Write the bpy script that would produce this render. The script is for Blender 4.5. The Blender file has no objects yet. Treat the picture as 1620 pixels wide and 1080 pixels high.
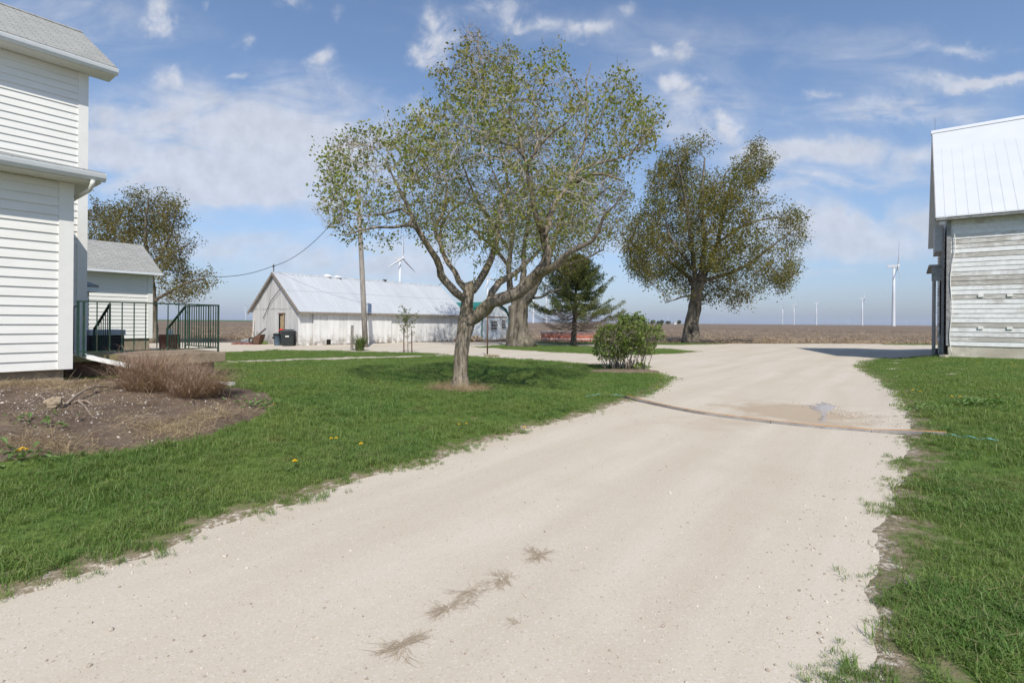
import bpy, bmesh, math, random
import numpy as np
from mathutils import Vector, Matrix, noise, kdtree
from mathutils.geometry import delaunay_2d_cdt
random.seed(7); rng = np.random.default_rng(11)
sc = bpy.context.scene
COL = sc.collection
R = math.radians

# ------------------------------------------------------------------ camera
F, CX, HY, ROLL, CZ = 820.0, 810.0, 509.5, R(0.447), 1.6
cs, sn = math.cos(ROLL), math.sin(ROLL)
cam = bpy.data.cameras.new('camera'); co = bpy.data.objects.new('camera', cam); COL.objects.link(co)
cam.sensor_width = 36; cam.lens = F/1620*36
cam.shift_y = -(540-HY)/1620
cam.clip_start = 0.05; cam.clip_end = 40000
co.matrix_world = Matrix(((cs, -sn, 0, 0), (0, 0, -1, 0), (sn, cs, 0, CZ), (0, 0, 0, 1)))
sc.camera = co

# survey of the farmyard: the buildings share one grid, u runs up the drive, n to the right of it
U2 = (0.609, 0.793); N2 = (0.793, -0.609)
def P(u, n, z=0.0): return Vector((U2[0]*u+N2[0]*n, U2[1]*u+N2[1]*n, z))
def un(x, y): return (U2[0]*x+U2[1]*y, N2[0]*x+N2[1]*y)
def sstep(t):
    t = min(1.0, max(0.0, t)); return t*t*(3-2*t)
def zf(x, y):
    u, n = un(x, y)
    fall = 1-sstep((math.hypot(x, y)-28)/25)
    zl = 0.5*sstep((-4.5-n)/8.0)*(1-sstep((u-2)/10.0))
    zr = 0.3*sstep((n+0.9)/2.2)*sstep((u-4)/12.0)
    bed = 0.05*noise.noise(Vector((x*0.7, y*0.7, 3.1)))*sstep((-5-n)/4)
    return (zl+zr+bed)*fall
def sight(px, py):
    a, b = px-CX, HY-py
    return Vector((a*cs-b*sn, F, b*cs+a*sn))/F
def at(px, py, Y):
    d = sight(px, py); return Vector((d.x*Y, Y, CZ+d.z*Y))
def gp(px, py, dz=0.0):
    d = sight(px, py); z = 0.0
    for _ in range(12):
        Y = (CZ-z)/max(1e-4, -d.z); z = zf(d.x*Y, Y)
    return Vector((d.x*Y, Y, z+dz))

# ------------------------------------------------------------------ mesh helpers
class MB:
    def __init__(s): s.v = []; s.f = []
    def face(s, pts):
        i = len(s.v); s.v.extend([tuple(p) for p in pts]); s.f.append(tuple(range(i, i+len(pts))))
    def hexa(s, a):     # 8 corners, bottom ring then top ring
        i = len(s.v); s.v.extend([tuple(p) for p in a])
        for q in ((3,2,1,0),(4,5,6,7),(0,1,5,4),(1,2,6,5),(2,3,7,6),(3,0,4,7)): s.f.append(tuple(i+k for k in q))
    def box(s, c, sx, sy, sz, rz=0.0, taper=1.0):   # c = centre of bottom
        c = Vector(c); cr, sr = math.cos(rz), math.sin(rz); pts = []
        for zz, k in ((0, 1.0), (sz, taper)):
            for dx, dy in ((-1,-1),(1,-1),(1,1),(-1,1)):
                x, y = dx*sx/2*k, dy*sy/2*k
                pts.append((c.x+x*cr-y*sr, c.y+x*sr+y*cr, c.z+zz))
        s.hexa(pts)
    def ubox(s, u0, u1, n0, n1, z0, z1):
        s.hexa([P(u0,n0,z0),P(u0,n1,z0),P(u1,n1,z0),P(u1,n0,z0),P(u0,n0,z1),P(u0,n1,z1),P(u1,n1,z1),P(u1,n0,z1)])
    def beam(s, a, b, w, h, up=(0,0,1)):
        a, b = Vector(a), Vector(b); t = (b-a).normalized(); up = Vector(up)
        if abs(t.dot(up)) > 0.98: up = Vector((U2[0], U2[1], 0))
        x = t.cross(up).normalized()*w/2; y = x.cross(t).normalized()*h/2
        s.hexa([a-x-y, a+x-y, b+x-y, b-x-y, a-x+y, a+x+y, b+x+y, b-x+y])
    def slab(s, poly, off):   # planar polygon given a thickness vector
        n = len(poly); i = len(s.v); off = Vector(off)
        s.v.extend([tuple(p) for p in poly]); s.v.extend([tuple(Vector(p)+off) for p in poly])
        s.f.append(tuple(i+k for k in range(n))[::-1]); s.f.append(tuple(i+n+k for k in range(n)))
        for k in range(n):
            j = (k+1) % n; s.f.append((i+k, i+j, i+n+j, i+n+k))
    def tube(s, pts, rad, sides=8, caps=True, wob=0.0):
        pts = [Vector(p) for p in pts]; n = len(pts)
        if n < 2: return
        if not hasattr(rad, '__len__'): rad = [rad]*n
        t = (pts[1]-pts[0]).normalized()
        x = t.orthogonal().normalized(); i0 = len(s.v)
        for k in range(n):
            if k == 0: tt = t
            elif k == n-1: tt = (pts[k]-pts[k-1]).normalized()
            else: tt = (pts[k+1]-pts[k-1]).normalized()
            x = (x-tt*x.dot(tt))
            x = x.normalized() if x.length > 1e-6 else tt.orthogonal().normalized()
            y = tt.cross(x)
            for q in range(sides):
                a = 2*math.pi*q/sides; r = rad[k]
                if wob:
                    pp = pts[k]+x*math.cos(a)*r+y*math.sin(a)*r
                    r *= 1+wob*noise.noise(pp*Vector((9, 9, 2.2)).length*0+Vector((pp.x*6, pp.y*6, pp.z*1.6)))
                s.v.append(tuple(pts[k]+x*math.cos(a)*r+y*math.sin(a)*r))
        for k in range(n-1):
            for q in range(sides):
                a = i0+k*sides+q; b = i0+k*sides+(q+1) % sides
                s.f.append((a, b, b+sides, a+sides))
        if caps:
            s.f.append(tuple(i0+q for q in range(sides))[::-1]); s.f.append(tuple(i0+(n-1)*sides+q for q in range(sides)))
    def blob(s, c, r, sq=(1,1,1), seed=0, amp=0.25, sub=2):
        bm = bmesh.new(); bmesh.ops.create_icosphere(bm, subdivisions=sub, radius=1)
        i = len(s.v); c = Vector(c)
        for v in bm.verts:
            p = v.co; k = r*(1+amp*noise.noise(p*1.7+Vector((seed*3.1, seed, 0))))
            s.v.append((c.x+p.x*k*sq[0], c.y+p.y*k*sq[1], c.z+p.z*k*sq[2]))
        for f in bm.faces: s.f.append(tuple(i+v.index for v in f.verts))
        bm.free()
ROOT = {}
def tag(o, label=None, cat=None, group=None, kind=None):
    if label: o['label'] = label
    if cat: o['category'] = cat
    if group: o['group'] = group
    if kind: o['kind'] = kind
    return o
def thing(name, label, cat, loc=(0,0,0), group=None, rz=0.0):
    o = bpy.data.objects.new(name, None); COL.objects.link(o); o.location = loc; o.rotation_euler = (0,0,rz)
    o.empty_display_size = 0.2; ROOT[o] = Vector(loc)
    return tag(o, label, cat, group)
def mesh_obj(name, verts, faces, m, parent=None, loc=None, smooth=False):
    L = ROOT.get(parent, Vector((0,0,0))) if parent is not None else Vector(loc or (0,0,0))
    me = bpy.data.meshes.new(name)
    if isinstance(verts, np.ndarray):
        verts = verts-np.array(L)
        nv, nf, k = len(verts), len(faces), faces.shape[1]
        me.vertices.add(nv); me.vertices.foreach_set('co', verts.astype(np.float32).ravel())
        me.loops.add(nf*k); me.loops.foreach_set('vertex_index', faces.astype(np.int32).ravel())
        me.polygons.add(nf); me.polygons.foreach_set('loop_start', np.arange(0, nf*k, k, dtype=np.int32))
        me.update(calc_edges=True)
    else:
        me.from_pydata([(x-L.x, y-L.y, z-L.z) for x, y, z in verts], [], faces)
    if smooth: me.polygons.foreach_set('use_smooth', [True]*len(me.polygons))
    if m: me.materials.append(m)
    o = bpy.data.objects.new(name, me); COL.objects.link(o)
    if parent is not None: o.parent = parent; ROOT[o] = L
    else: o.location = L; ROOT[o] = L
    return o
def part(mb, name, m, parent, smooth=False, bevel=0.0):
    o = mesh_obj(name, mb.v, mb.f, m, parent, smooth=smooth)
    if bevel:
        b = o.modifiers.new('bevel', 'BEVEL'); b.width = bevel; b.segments = 2; b.limit_method = 'ANGLE'
    return o
def single(mb, name, m, label, cat, loc=(0,0,0), group=None, smooth=False):
    return tag(mesh_obj(name, mb.v, mb.f, m, None, loc, smooth), label, cat, group)
def copy_tree(o, parent=None):
    c = o.copy(); COL.objects.link(c)
    if parent is not None: c.parent = parent
    for ch in list(o.children): copy_tree(ch, c)
    return c

# ------------------------------------------------------------------ node helpers
class G:
    def __init__(s, nt): s.nt = nt
    def n(s, t, ins=None, **at_):
        nd = s.nt.nodes.new(t)
        for k, v in at_.items(): setattr(nd, k, v)
        for k, v in (ins or {}).items():
            sk = nd.inputs[k]
            if hasattr(v, 'is_linked'): s.nt.links.new(v, sk)
            elif hasattr(v, 'outputs'): s.nt.links.new(v.outputs[0], sk)
            else: sk.default_value = v
        return nd
    def m(s, op, a, b=0.0, c=None, clamp=False):
        ins = {0: a, 1: b}
        if c is not None: ins[2] = c
        return s.n('ShaderNodeMath', ins, operation=op, use_clamp=clamp).outputs[0]
    def vm(s, op, a, b=None):
        nd = s.n('ShaderNodeVectorMath', {0: a} if b is None else {0: a, 1: b}, operation=op)
        return nd.outputs['Value'] if op in ('DOT_PRODUCT', 'LENGTH') else nd.outputs[0]
    def noise(s, vec, scale, detail=4, rough=0.55, dist=0.0):
        return s.n('ShaderNodeTexNoise', {'Vector': vec, 'Scale': scale, 'Detail': detail, 'Roughness': rough, 'Distortion': dist}).outputs['Fac']
    def ramp(s, fac, lo, hi, a=0.0, b=1.0):
        return s.n('ShaderNodeMapRange', {'Value': fac, 'From Min': lo, 'From Max': hi, 'To Min': a, 'To Max': b}).outputs[0]
    def mix(s, fac, a, b, mode='MIX'):
        nd = s.n('ShaderNodeMix', data_type='RGBA', blend_type=mode)
        for k, v in ((0, fac), (6, a), (7, b)):
            sk = nd.inputs[k]
            if hasattr(v, 'is_linked'): s.nt.links.new(v, sk)
            else: sk.default_value = (*v, 1.0) if hasattr(v, '__len__') and len(v) == 3 else v
        return nd.outputs[2]
    def xyz(s, x=0.0, y=0.0, z=0.0): return s.n('ShaderNodeCombineXYZ', {0: x, 1: y, 2: z}).outputs[0]
    def sep(s, v):
        o = s.n('ShaderNodeSeparateXYZ', {0: v}).outputs; return o[0], o[1], o[2]
    def pos(s): return s.n('ShaderNodeNewGeometry').outputs['Position']
    def obj(s): return s.n('ShaderNodeTexCoord').outputs['Object']
    def grid(s, p=None):      # coordinates along the yard grid
        p = p or s.pos()
        return s.vm('DOT_PRODUCT', p, (U2[0], U2[1], 0)), s.vm('DOT_PRODUCT', p, (N2[0], N2[1], 0)), s.sep(p)[2]
def mat(name, fn=None, base=(0.5,0.5,0.5), rough=0.8, metal=0.0, spec=0.3, bump=None):
    m = bpy.data.materials.new(name); m.use_nodes = True; nt = m.node_tree; g = G(nt)
    b = nt.nodes['Principled BSDF']
    b.inputs['Base Color'].default_value = (*base, 1); b.inputs['Roughness'].default_value = rough
    b.inputs['Metallic'].default_value = metal; b.inputs['Specular IOR Level'].default_value = spec
    if fn:
        r = fn(g, b) or {}
        for k, v in r.items():
            if k == 'bump':
                bn = g.n('ShaderNodeBump', {'Height': v[0], 'Strength': v[1], 'Distance': v[2]})
                nt.links.new(bn.outputs[0], b.inputs['Normal'])
            else: nt.links.new(v, b.inputs[k])
    return m
def speckle(base, var=0.12, scale=8.0, rough=0.7, bump=0.0, metal=0.0, dirt=None):
    def fn(g, b):
        p = g.pos(); f = g.noise(p, scale, 5, 0.6)
        k = g.ramp(f, 0.25, 0.75, 1-var, 1+var)
        c = g.mix(1.0, base, g.n('ShaderNodeCombineColor', {0: k, 1: k, 2: k}).outputs[0], 'MULTIPLY')
        if dirt: c = g.mix(g.ramp(g.noise(p, scale*0.25, 6, 0.65), 0.5, 0.72, 0, dirt[1]), c, dirt[0])
        r = {'Base Color': c}
        if bump: r['bump'] = (g.noise(p, scale*4, 4), bump, 0.02)
        return r
    return fn
# ------------------------------------------------------------------ light and sky
SUN_EL, SUN_AZ = R(49), R(8)
Ldir = Vector((-math.sin(SUN_AZ)*math.cos(SUN_EL), math.cos(SUN_AZ)*math.cos(SUN_EL), -math.sin(SUN_EL)))
sl = bpy.data.lights.new('sun', 'SUN'); sl.energy = 3.9; sl.angle = R(0.53); sl.color = (1.0, 0.955, 0.88)
so = bpy.data.objects.new('sun', sl); COL.objects.link(so); so.rotation_euler = Ldir.to_track_quat('-Z', 'Y').to_euler(); so.location = (0, -20, 40)
w = bpy.data.worlds.new('World'); sc.world = w; w.use_nodes = True
def world(nt):
    g = G(nt); bg = nt.nodes['Background']
    sky = g.n('ShaderNodeTexSky', sky_type='NISHITA', sun_disc=False, sun_elevation=SUN_EL, sun_rotation=math.pi-SUN_AZ,
              altitude=150, air_density=1.25, dust_density=0.5, ozone_density=4.0)
    d = g.n('ShaderNodeTexCoord').outputs['Generated']
    dx, dy, dz = g.sep(d)
    yy = g.m('MAXIMUM', g.m('ABSOLUTE', dy), 0.15)
    p = g.xyz(g.m('DIVIDE', dx, yy), g.m('DIVIDE', dz, yy), g.m('MULTIPLY', g.m('SIGN', dy), 2.0))
    warp = g.n('ShaderNodeTexNoise', {'Vector': p, 'Scale': 8.0, 'Detail': 6.0, 'Roughness': 0.62}).outputs['Color']
    pw = g.vm('ADD', p, g.vm('MULTIPLY', g.vm('SUBTRACT', warp, (0.5, 0.5, 0.5)), (0.13, 0.10, 0)))
    acc_p = acc_v = 0.0
    puffs = [(690,55,26,32,1.2),(668,88,24,14,.9),(510,95,26,19,1.3),(258,45,30,20,1.1),(248,10,16,22,.9),(380,60,20,17,.9),
             (330,12,10,10,.7),(460,5,28,12,1.0),(370,113,17,7,.7),(668,172,24,24,1.2),(1068,137,34,17,1.3),(1076,80,17,14,1.1),(1033,80,12,10,.9),
             (1145,208,22,17,1.2),(1000,15,20,18,.7),(932,52,34,15,1.1),(862,42,34,12,.8),(815,50,30,16,1.1),(535,14,16,12,.7),(265,128,36,16,1.0),
             (1300,147,34,9,.9),(1222,172,18,14,.8),(1150,195,16,12,.8),(165,190,45,28,1.0),(780,12,50,14,.8),(1090,182,40,20,.8),(530,135,40,14,.8),(600,145,20,8,.5)]
    veils = [(330,205,170,75,.62),(200,250,140,60,.5),(420,285,130,36,.62),(370,300,120,18,.5),(130,25,130,52,.55),(1450,178,110,20,.75),(1560,130,95,8,.7),
             (1540,78,55,7,.5),(1290,243,95,17,.75),(1300,290,110,10,.6),(1370,345,150,26,.8),(1350,392,150,22,.85),(1290,430,55,6,.7),(1090,180,70,40,.45),
             (560,400,180,32,.6),(620,428,90,18,.5),(960,400,120,30,.45),(300,380,120,30,.4),(480,200,120,60,.45),(1200,500,600,50,.16),(400,480,400,40,.35),
             (1250,60,300,40,.18),(1480,260,160,20,.35),(1250,300,330,110,.24),(1180,150,260,60,.16),(700,20,300,40,.2),(560,260,240,70,.3),(950,90,160,60,.18),(1450,100,160,50,.2)]
    for lst, name in ((puffs, 'p'), (veils, 'v')):
        acc = 0.0
        for x, y, rx, ry, s in lst:
            c = sight(x, y)
            v = g.vm('MULTIPLY', g.vm('SUBTRACT', pw, (c.x, c.z, 2.0)), (F/rx*0.8, F/ry*0.8, 1.5))
            e = g.m('POWER', 0.3679, g.vm('DOT_PRODUCT', v, v))
            acc = g.m('MULTIPLY_ADD', e, s, acc)
        if name == 'p': acc_p = acc
        else: acc_v = acc
    n1 = g.noise(p, 13.0, 7, 0.6, 0.4)
    n2 = g.noise(g.vm('MULTIPLY', p, (0.55, 1.5, 1)), 9.0, 7, 0.58, 0.6)
    cp = g.n('ShaderNodeMapRange', {'Value': g.m('MULTIPLY', acc_p, g.ramp(n1, 0.3, 0.70, 0.1, 1.6)), 'From Min': 0.18, 'From Max': 1.45, 'To Min': 0, 'To Max': 0.85}, interpolation_type='SMOOTHSTEP').outputs[0]
    cv = g.n('ShaderNodeMapRange', {'Value': g.m('MULTIPLY', acc_v, g.ramp(n2, 0.28, 0.72, 0.25, 1.55)), 'From Min': 0.1, 'From Max': 1.05, 'To Min': 0, 'To Max': 0.8}, interpolation_type='SMOOTHSTEP').outputs[0]
    cov = g.m('SUBTRACT', 1.0, g.m('MULTIPLY', g.m('SUBTRACT', 1.0, cp), g.m('SUBTRACT', 1.0, cv)))
    shade = g.ramp(g.noise(p, 22.0, 5, 0.6), 0.3, 0.7, 0.86, 1.06)
    cc = g.mix(1.0, (CLOUD[0], CLOUD[1], CLOUD[2]), g.n('ShaderNodeCombineColor', {0: shade, 1: shade, 2: shade}).outputs[0], 'MULTIPLY')
    hz = g.m('POWER', 2.718, g.m('MULTIPLY', g.m('MAXIMUM', dz, 0.0), -7.5))
    cc = g.mix(1.0, cc, g.mix(hz, (1.0, 1.0, 1.0), (0.72, 0.80, 0.93)), 'MULTIPLY')
    skyc = g.mix(1.0, sky.outputs[0], g.mix(hz, SKYTINT, (0.37, 0.465, 0.80)), 'MULTIPLY')
    nt.links.new(g.mix(cov, skyc, cc), bg.inputs[0]); bg.inputs[1].default_value = SKYS
SKYS = 0.12; CLOUD = (5.2, 5.35, 5.8); SKYTINT = (1.03, 0.985, 1.0)
world(w.node_tree)
sc.view_settings.view_transform = 'Standard'; sc.view_settings.look = 'None'; sc.view_settings.exposure = 0.25; sc.view_settings.gamma = 1.0

# ------------------------------------------------------------------ ground sheets
def densify(poly, amp, key, kscale=1.0):
    out = []
    for i in range(len(poly)):
        a, b = Vector(poly[i][:2]), Vector(poly[(i+1) % len(poly)][:2]); L = (b-a).length
        dist = max(2.0, min(a.length, b.length)); stp = min(1.2, max(0.06, dist*0.012))
        k = max(1, int(L/stp)); nr = (b-a).orthogonal().normalized() if L > 0 else Vector((0, 0))
        for j in range(k):
            p = a.lerp(b, j/k)
            d = amp*(noise.noise(Vector((p.x*1.3, p.y*1.3, key)))+0.6*noise.noise(Vector((p.x*4.5, p.y*4.5, key+5)))+0.35*noise.noise(Vector((p.x*13, p.y*13, key+9))))
            out.append(p+nr*d)
    return out
def inside(poly):
    xs = np.array([p[0] for p in poly]); ys = np.array([p[1] for p in poly])
    x2, y2 = np.roll(xs, -1), np.roll(ys, -1)
    def f(px, py):
        c = np.zeros(len(px), bool)
        for a, b, c2, d in zip(xs, ys, x2, y2):
            if b == d: continue
            c ^= ((b > py) != (d > py)) & (px < (c2-a)*(py-b)/(d-b)+a)
        return c
    return f
def sheet(name, poly, off, m, amp=0.1, key=1.0, grid=0.7, dense=True):
    ring = densify(poly, amp, key) if dense else [Vector(p[:2]) for p in poly]
    xs = [p.x for p in ring]; ys = [p.y for p in ring]
    gx, gy = np.meshgrid(np.arange(min(xs), max(xs), grid), np.arange(min(ys), max(ys), grid))
    gx, gy = gx.ravel()+rng.uniform(-.1, .1, gx.size)*grid, gy.ravel()+rng.uniform(-.1, .1, gy.size)*grid
    k = inside(ring)(gx, gy); n = len(ring)
    inner = []
    if dense and off > 0:
        sgn = sum(ring[i-1].x*ring[i].y-ring[i].x*ring[i-1].y for i in range(n))
        for i in range(0, n, 2):
            t_ = ring[(i+1) % n]-ring[i-1]
            if t_.length > 1e-6: inner.append(ring[i]+Vector((-t_.y, t_.x)).normalized()*(.07 if sgn > 0 else -.07))
        kk = inside(ring)(np.array([p.x for p in inner]), np.array([p.y for p in inner])); inner = [p for p, q in zip(inner, kk) if q]
    pts = ring+inner+[Vector((float(a), float(b))) for a, b in zip(gx[k], gy[k])]
    v, e, f, *_ = delaunay_2d_cdt(pts, [(i, (i+1) % n) for i in range(n)], [list(range(n))], 1, 1e-4)
    rset = {(round(p.x, 5), round(p.y, 5)) for p in ring}
    vv = [(p.x, p.y, zf(p.x, p.y)+(off if off <= 0 or (round(p.x, 5), round(p.y, 5)) not in rset else -.02)) for p in v]
    ff = []
    for t in f:
        a, b, c = (v[i] for i in t)
        ff.append(tuple(t) if (b-a).cross(c-a) > 0 else tuple(t)[::-1])
    o = mesh_obj(name, vv, ff, m, smooth=True); o['kind'] = 'structure'
    kd = kdtree.KDTree(len(ring))
    for i, p in enumerate(ring): kd.insert((p.x, p.y, 0), i)
    kd.balance(); at_ = o.data.attributes.new('edge', 'FLOAT', 'POINT')
    at_.data.foreach_set('value', [kd.find((p[0], p[1], 0))[2] for p in vv])
    return o, ring
def px_poly(l): return [gp(x, y) for x, y in l]

def field_fn(g, b):
    p = g.pos(); x, y, z = g.sep(p)
    far = g.noise(g.vm('MULTIPLY', p, (0.004, 0.03, 1)), 1.0, 3)
    c = g.mix(g.ramp(far, 0.35, 0.65), (0.205, 0.155, 0.113), (0.285, 0.222, 0.165))
    c = g.mix(g.ramp(g.noise(p, 2.2, 6, 0.7), 0.42, 0.66, 0, .75), c, (0.115, 0.083, 0.062))
    c = g.mix(g.ramp(g.noise(g.vm('MULTIPLY', p, (0.02, 0.55, 1)), 1.0, 4, .6), .42, .62, 0, .45), c, (0.115, 0.083, 0.062))
    straw = g.ramp(g.noise(g.vm('MULTIPLY', p, (1, .5, 1)), 5.0, 6, 0.75), 0.53, 0.64, 0, 1)
    near = g.ramp(y, 45, 170, 0.95, 0.25)
    c = g.mix(g.m('MULTIPLY', straw, near), c, (0.40, 0.31, 0.215))
    return {'Base Color': c, 'bump': (g.noise(p, 4.0, 5, 0.7), 0.9, 0.25)}
def gravel_fn(g, b):
    p = g.pos(); u, n, z = g.grid(p)
    st = g.noise(g.xyz(g.m('MULTIPLY', u, 0.12), g.m('MULTIPLY', n, 1.5), 0.0), 1.0, 5, 0.6)
    c = g.mix(g.ramp(st, 0.28, 0.70), (0.475, 0.408, 0.318), (0.558, 0.494, 0.402))
    c = g.mix(g.ramp(g.noise(p, 0.55, 5, 0.65), 0.5, 0.72, 0, .55), c, (0.46, 0.395, 0.30))
    for nc, wd, am in ((-3.05, .42, .17), (-1.15, .42, .22), (-2.1, .55, .12)):   # wheel tracks
        off = g.m('ABSOLUTE', g.m('SUBTRACT', g.m('ADD', n, g.ramp(g.noise(g.xyz(g.m('MULTIPLY', u, .16), nc, 0), 1.0, 3), .3, .7, -.6, .6)), nc))
        c = g.mix(g.m('MULTIPLY', g.m('MULTIPLY', g.ramp(off, wd, .05), am), g.ramp(g.noise(p, 1.4, 5, .7), .35, .65, .2, 1.3)), c, (0.43, 0.345, 0.25))
    fine = g.noise(p, 55.0, 3, 0.8)
    c = g.mix(g.ramp(fine, 0.28, 0.42, .32, 0), c, (0.30, 0.25, 0.20))
    c = g.mix(g.ramp(fine, 0.58, 0.72, 0, .35), c, (0.72, 0.67, 0.61))
    vo = g.n('ShaderNodeTexVoronoi', {'Vector': p, 'Scale': 120.0}); rnd = g.sep(vo.outputs['Color'])[0]
    c = g.mix(g.m('MULTIPLY', g.ramp(rnd, 0.92, 0.95), 0.3), c, (0.70, 0.66, 0.60))
    c = g.mix(g.m('MULTIPLY', g.ramp(rnd, 0.04, 0.015), 0.35), c, (0.22, 0.19, 0.16))
    # damp silt where the puddle has spread
    q = gp(1262, 652); q2 = gp(1130, 668)
    dd = g.vm('LENGTH', g.vm('MULTIPLY', g.vm('SUBTRACT', p, tuple(q)), (0.74, 0.72, 0)))
    d2 = g.vm('LENGTH', g.vm('MULTIPLY', g.vm('SUBTRACT', p, tuple(q2)), (0.8, 1.2, 0)))
    wet = g.m('ADD', g.ramp(g.m('ADD', dd, g.ramp(g.noise(p, 1.3, 5, .65), 0.3, 0.7, -.45, .45)), 0.55, 1.0, 1, 0), g.ramp(g.m('ADD', d2, g.ramp(g.noise(p, 1.7, 5, .65), 0.3, 0.7, -.5, .5)), 0.2, 0.9, .45, 0), clamp=True)
    c = g.mix(g.m('MULTIPLY', wet, 0.68), c, (0.36, 0.27, 0.18))
    h = g.m('ADD', g.m('MULTIPLY', fine, 0.6), g.noise(p, 14.0, 4, 0.7))
    return {'Base Color': c, 'bump': (h, 0.16, 0.015)}
def lawn_fn(g, b):
    p = g.pos()
    f = g.noise(p, 0.6, 5, 0.6); f2 = g.noise(p, 9.0, 5, 0.7)
    c = g.mix(g.ramp(f, 0.35, 0.65), (0.105, 0.165, 0.034), (0.175, 0.23, 0.055))
    c = g.mix(g.ramp(f2, 0.35, 0.7, 0, .7), c, (0.050, 0.100, 0.022)); c = g.mix(g.ramp(g.noise(p, 45.0, 3, .8), .45, .62, 0, .7), c, (0.035, 0.062, 0.014))
    dry = g.ramp(g.noise(p, 1.1, 6, 0.7), 0.60, 0.72, 0, .8)
    c = g.mix(dry, c, (0.24, 0.19, 0.11))
    e = g.n('ShaderNodeAttribute', attribute_name='edge').outputs['Fac']
    en = g.m('ADD', e, g.ramp(g.noise(p, 5.0, 5, .7), .3, .7, -.30, .22))
    c = g.mix(g.ramp(en, .08, .40, .9, 0), c, (0.235, 0.18, 0.125))
    c = g.mix(g.m('MULTIPLY', g.ramp(en, -.02, .12, 1, 0), g.ramp(g.noise(p, 24.0, 4, .8), .46, .58)), c, (0.55, 0.49, 0.40))
    return {'Base Color': c, 'bump': (f2, 0.8, 0.05)}
def bed_fn(g, b):
    p = g.pos()
    c = g.mix(g.ramp(g.noise(p, 1.6, 6, 0.65), 0.35, 0.65), (0.14, 0.095, 0.068), (0.26, 0.19, 0.138))
    c = g.mix(g.ramp(g.noise(p, 11, 6, 0.75), 0.52, 0.66, 0, .8), c, (0.28, 0.225, 0.17))
    st = g.ramp(g.noise(g.vm('MULTIPLY', p, (1, 1, 1)), 2.3, 4, 0.6), 0.55, 0.7, 0, .9)
    c = g.mix(g.m('MULTIPLY', st, g.ramp(g.noise(p, 38, 3, 0.8), 0.4, 0.6)), c, (0.44, 0.34, 0.20))
    c = g.mix(g.ramp(g.noise(p, 4.0, 5, .7), 0.60, 0.72, 0, .8), c, (0.062, 0.043, 0.035))
    return {'Base Color': c, 'bump': (g.noise(p, 12.0, 6, 0.75), 1.0, 0.09)}
M_field = mat('tilled_soil', field_fn, rough=0.95, spec=0.1)
M_gravel = mat('limestone_gravel', gravel_fn, rough=0.93, spec=0.15)
M_lawn = mat('lawn_soil', lawn_fn, rough=0.95, spec=0.1)
M_bed = mat('bed_soil', bed_fn, rough=0.95, spec=0.1)
M_path = mat('path', speckle((0.42, 0.36, 0.28), .3, 6, bump=.5), rough=0.9)

rs = [0.0]+list(np.geomspace(0.6, 60, 84))+list(np.geomspace(66, 15500, 46)); na = 168
fv = [(0, 0, zf(0, 0)-.06)]
for r in rs[1:]:
    for k in range(na):
        a = 2*math.pi*k/na; x, y = r*math.cos(a), r*math.sin(a); fv.append((x, y, zf(x, y)-.06))
ff = [(0, 1+k, 1+(k+1) % na) for k in range(na)]
for i in range(len(rs)-2):
    for k in range(na):
        a = 1+i*na+k; b = 1+i*na+(k+1) % na; ff.append((a, a+na, b+na, b))
tag(mesh_obj('field', fv, ff, M_field, smooth=True), kind='structure')
# young green crop on the far side of the ploughed ground, at the left
mb = MB(); mb.face([(-2600, 560, .02), (-240, 560, .02), (-900, 3200, .02), (-6000, 3200, .02)])
tag(mesh_obj('far_crop_field', mb.v, mb.f, mat('young_crop', speckle((0.075, 0.125, 0.04), .25, .02), rough=.95)), kind='structure')

gr = px_poly([(-900,560),(200,541.5),(395,541.6),(600,541),(850,541),(1090,543.6),(1290,543.4),(1500,544),(1700,548),(2300,560)])
gr = [(p.x, p.y) for p in gr]+[tuple(P(14, 6)[:2]), tuple(P(-4, 5)[:2]), (6, -5), (-6, -5), tuple(P(-4, -9)[:2]), tuple(P(0, -20)[:2])]
sheet('driveway', gr, 0.0, M_gravel, amp=.25, key=2)
L1 = px_poly([(0,950),(60,930),(130,905),(195,885),(250,868),(330,845),(420,812),(500,785),(600,753),(680,735),(760,703),(850,679),(930,654),(990,638),(1036,622),(1062,607),(1068,600),(1058,594),(1030,587),(995,582),(960,577.5),(900,573),(850,569),(780,565),(720,562),(660,558),(600,556.5),(480,554),(350,553)])
L1 = [(p.x, p.y) for p in L1]+[tuple(P(14.5, -27)[:2]), tuple(P(-8, -27)[:2]), tuple(P(-8, -4.6)[:2]), tuple(P(-2, -4.5)[:2])]
_, lawn_l = sheet('lawn', L1, .012, M_lawn, amp=.13, key=3)
L2 = px_poly([(1320,1110),(1345,1010),(1362,940),(1380,870),(1398,800),(1415,745),(1428,700),(1436,665),(1428,640),(1405,615),(1375,595),(1352,580),(1362,571),(1400,566.5),(1450,564.5),(1500,563.5)])
L2 = [(p.x, p.y) for p in L2]+[tuple(P(29, 1.4)[:2]), tuple(P(29, 25)[:2]), tuple(P(-4, 25)[:2]), tuple(P(-4, 0.4)[:2])]
_, lawn_r = sheet('lawn', L2, .012, M_lawn, amp=.13, key=4)
L3 = px_poly([(742,548.6),(790,545.5),(850,545),(960,548.6),(1000,549.6),(1060,551.5),(1112,556.3),(1060,560),(1000,561.5),(960,561.3),(900,558.6),(850,556),(800,553)])
sheet('lawn', L3, .012, M_lawn, amp=.12, key=5)
L4 = px_poly([(846,541),(1000,542),(1140,543),(1150,544.2),(1080,545.8),(960,545.4),(846,543.6)])
sheet('lawn', L4, .012, M_lawn, amp=.12, key=6)
L5 = px_poly([(1385,543.6),(1500,543),(1520,545.6),(1450,546),(1400,545.2)])
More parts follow.
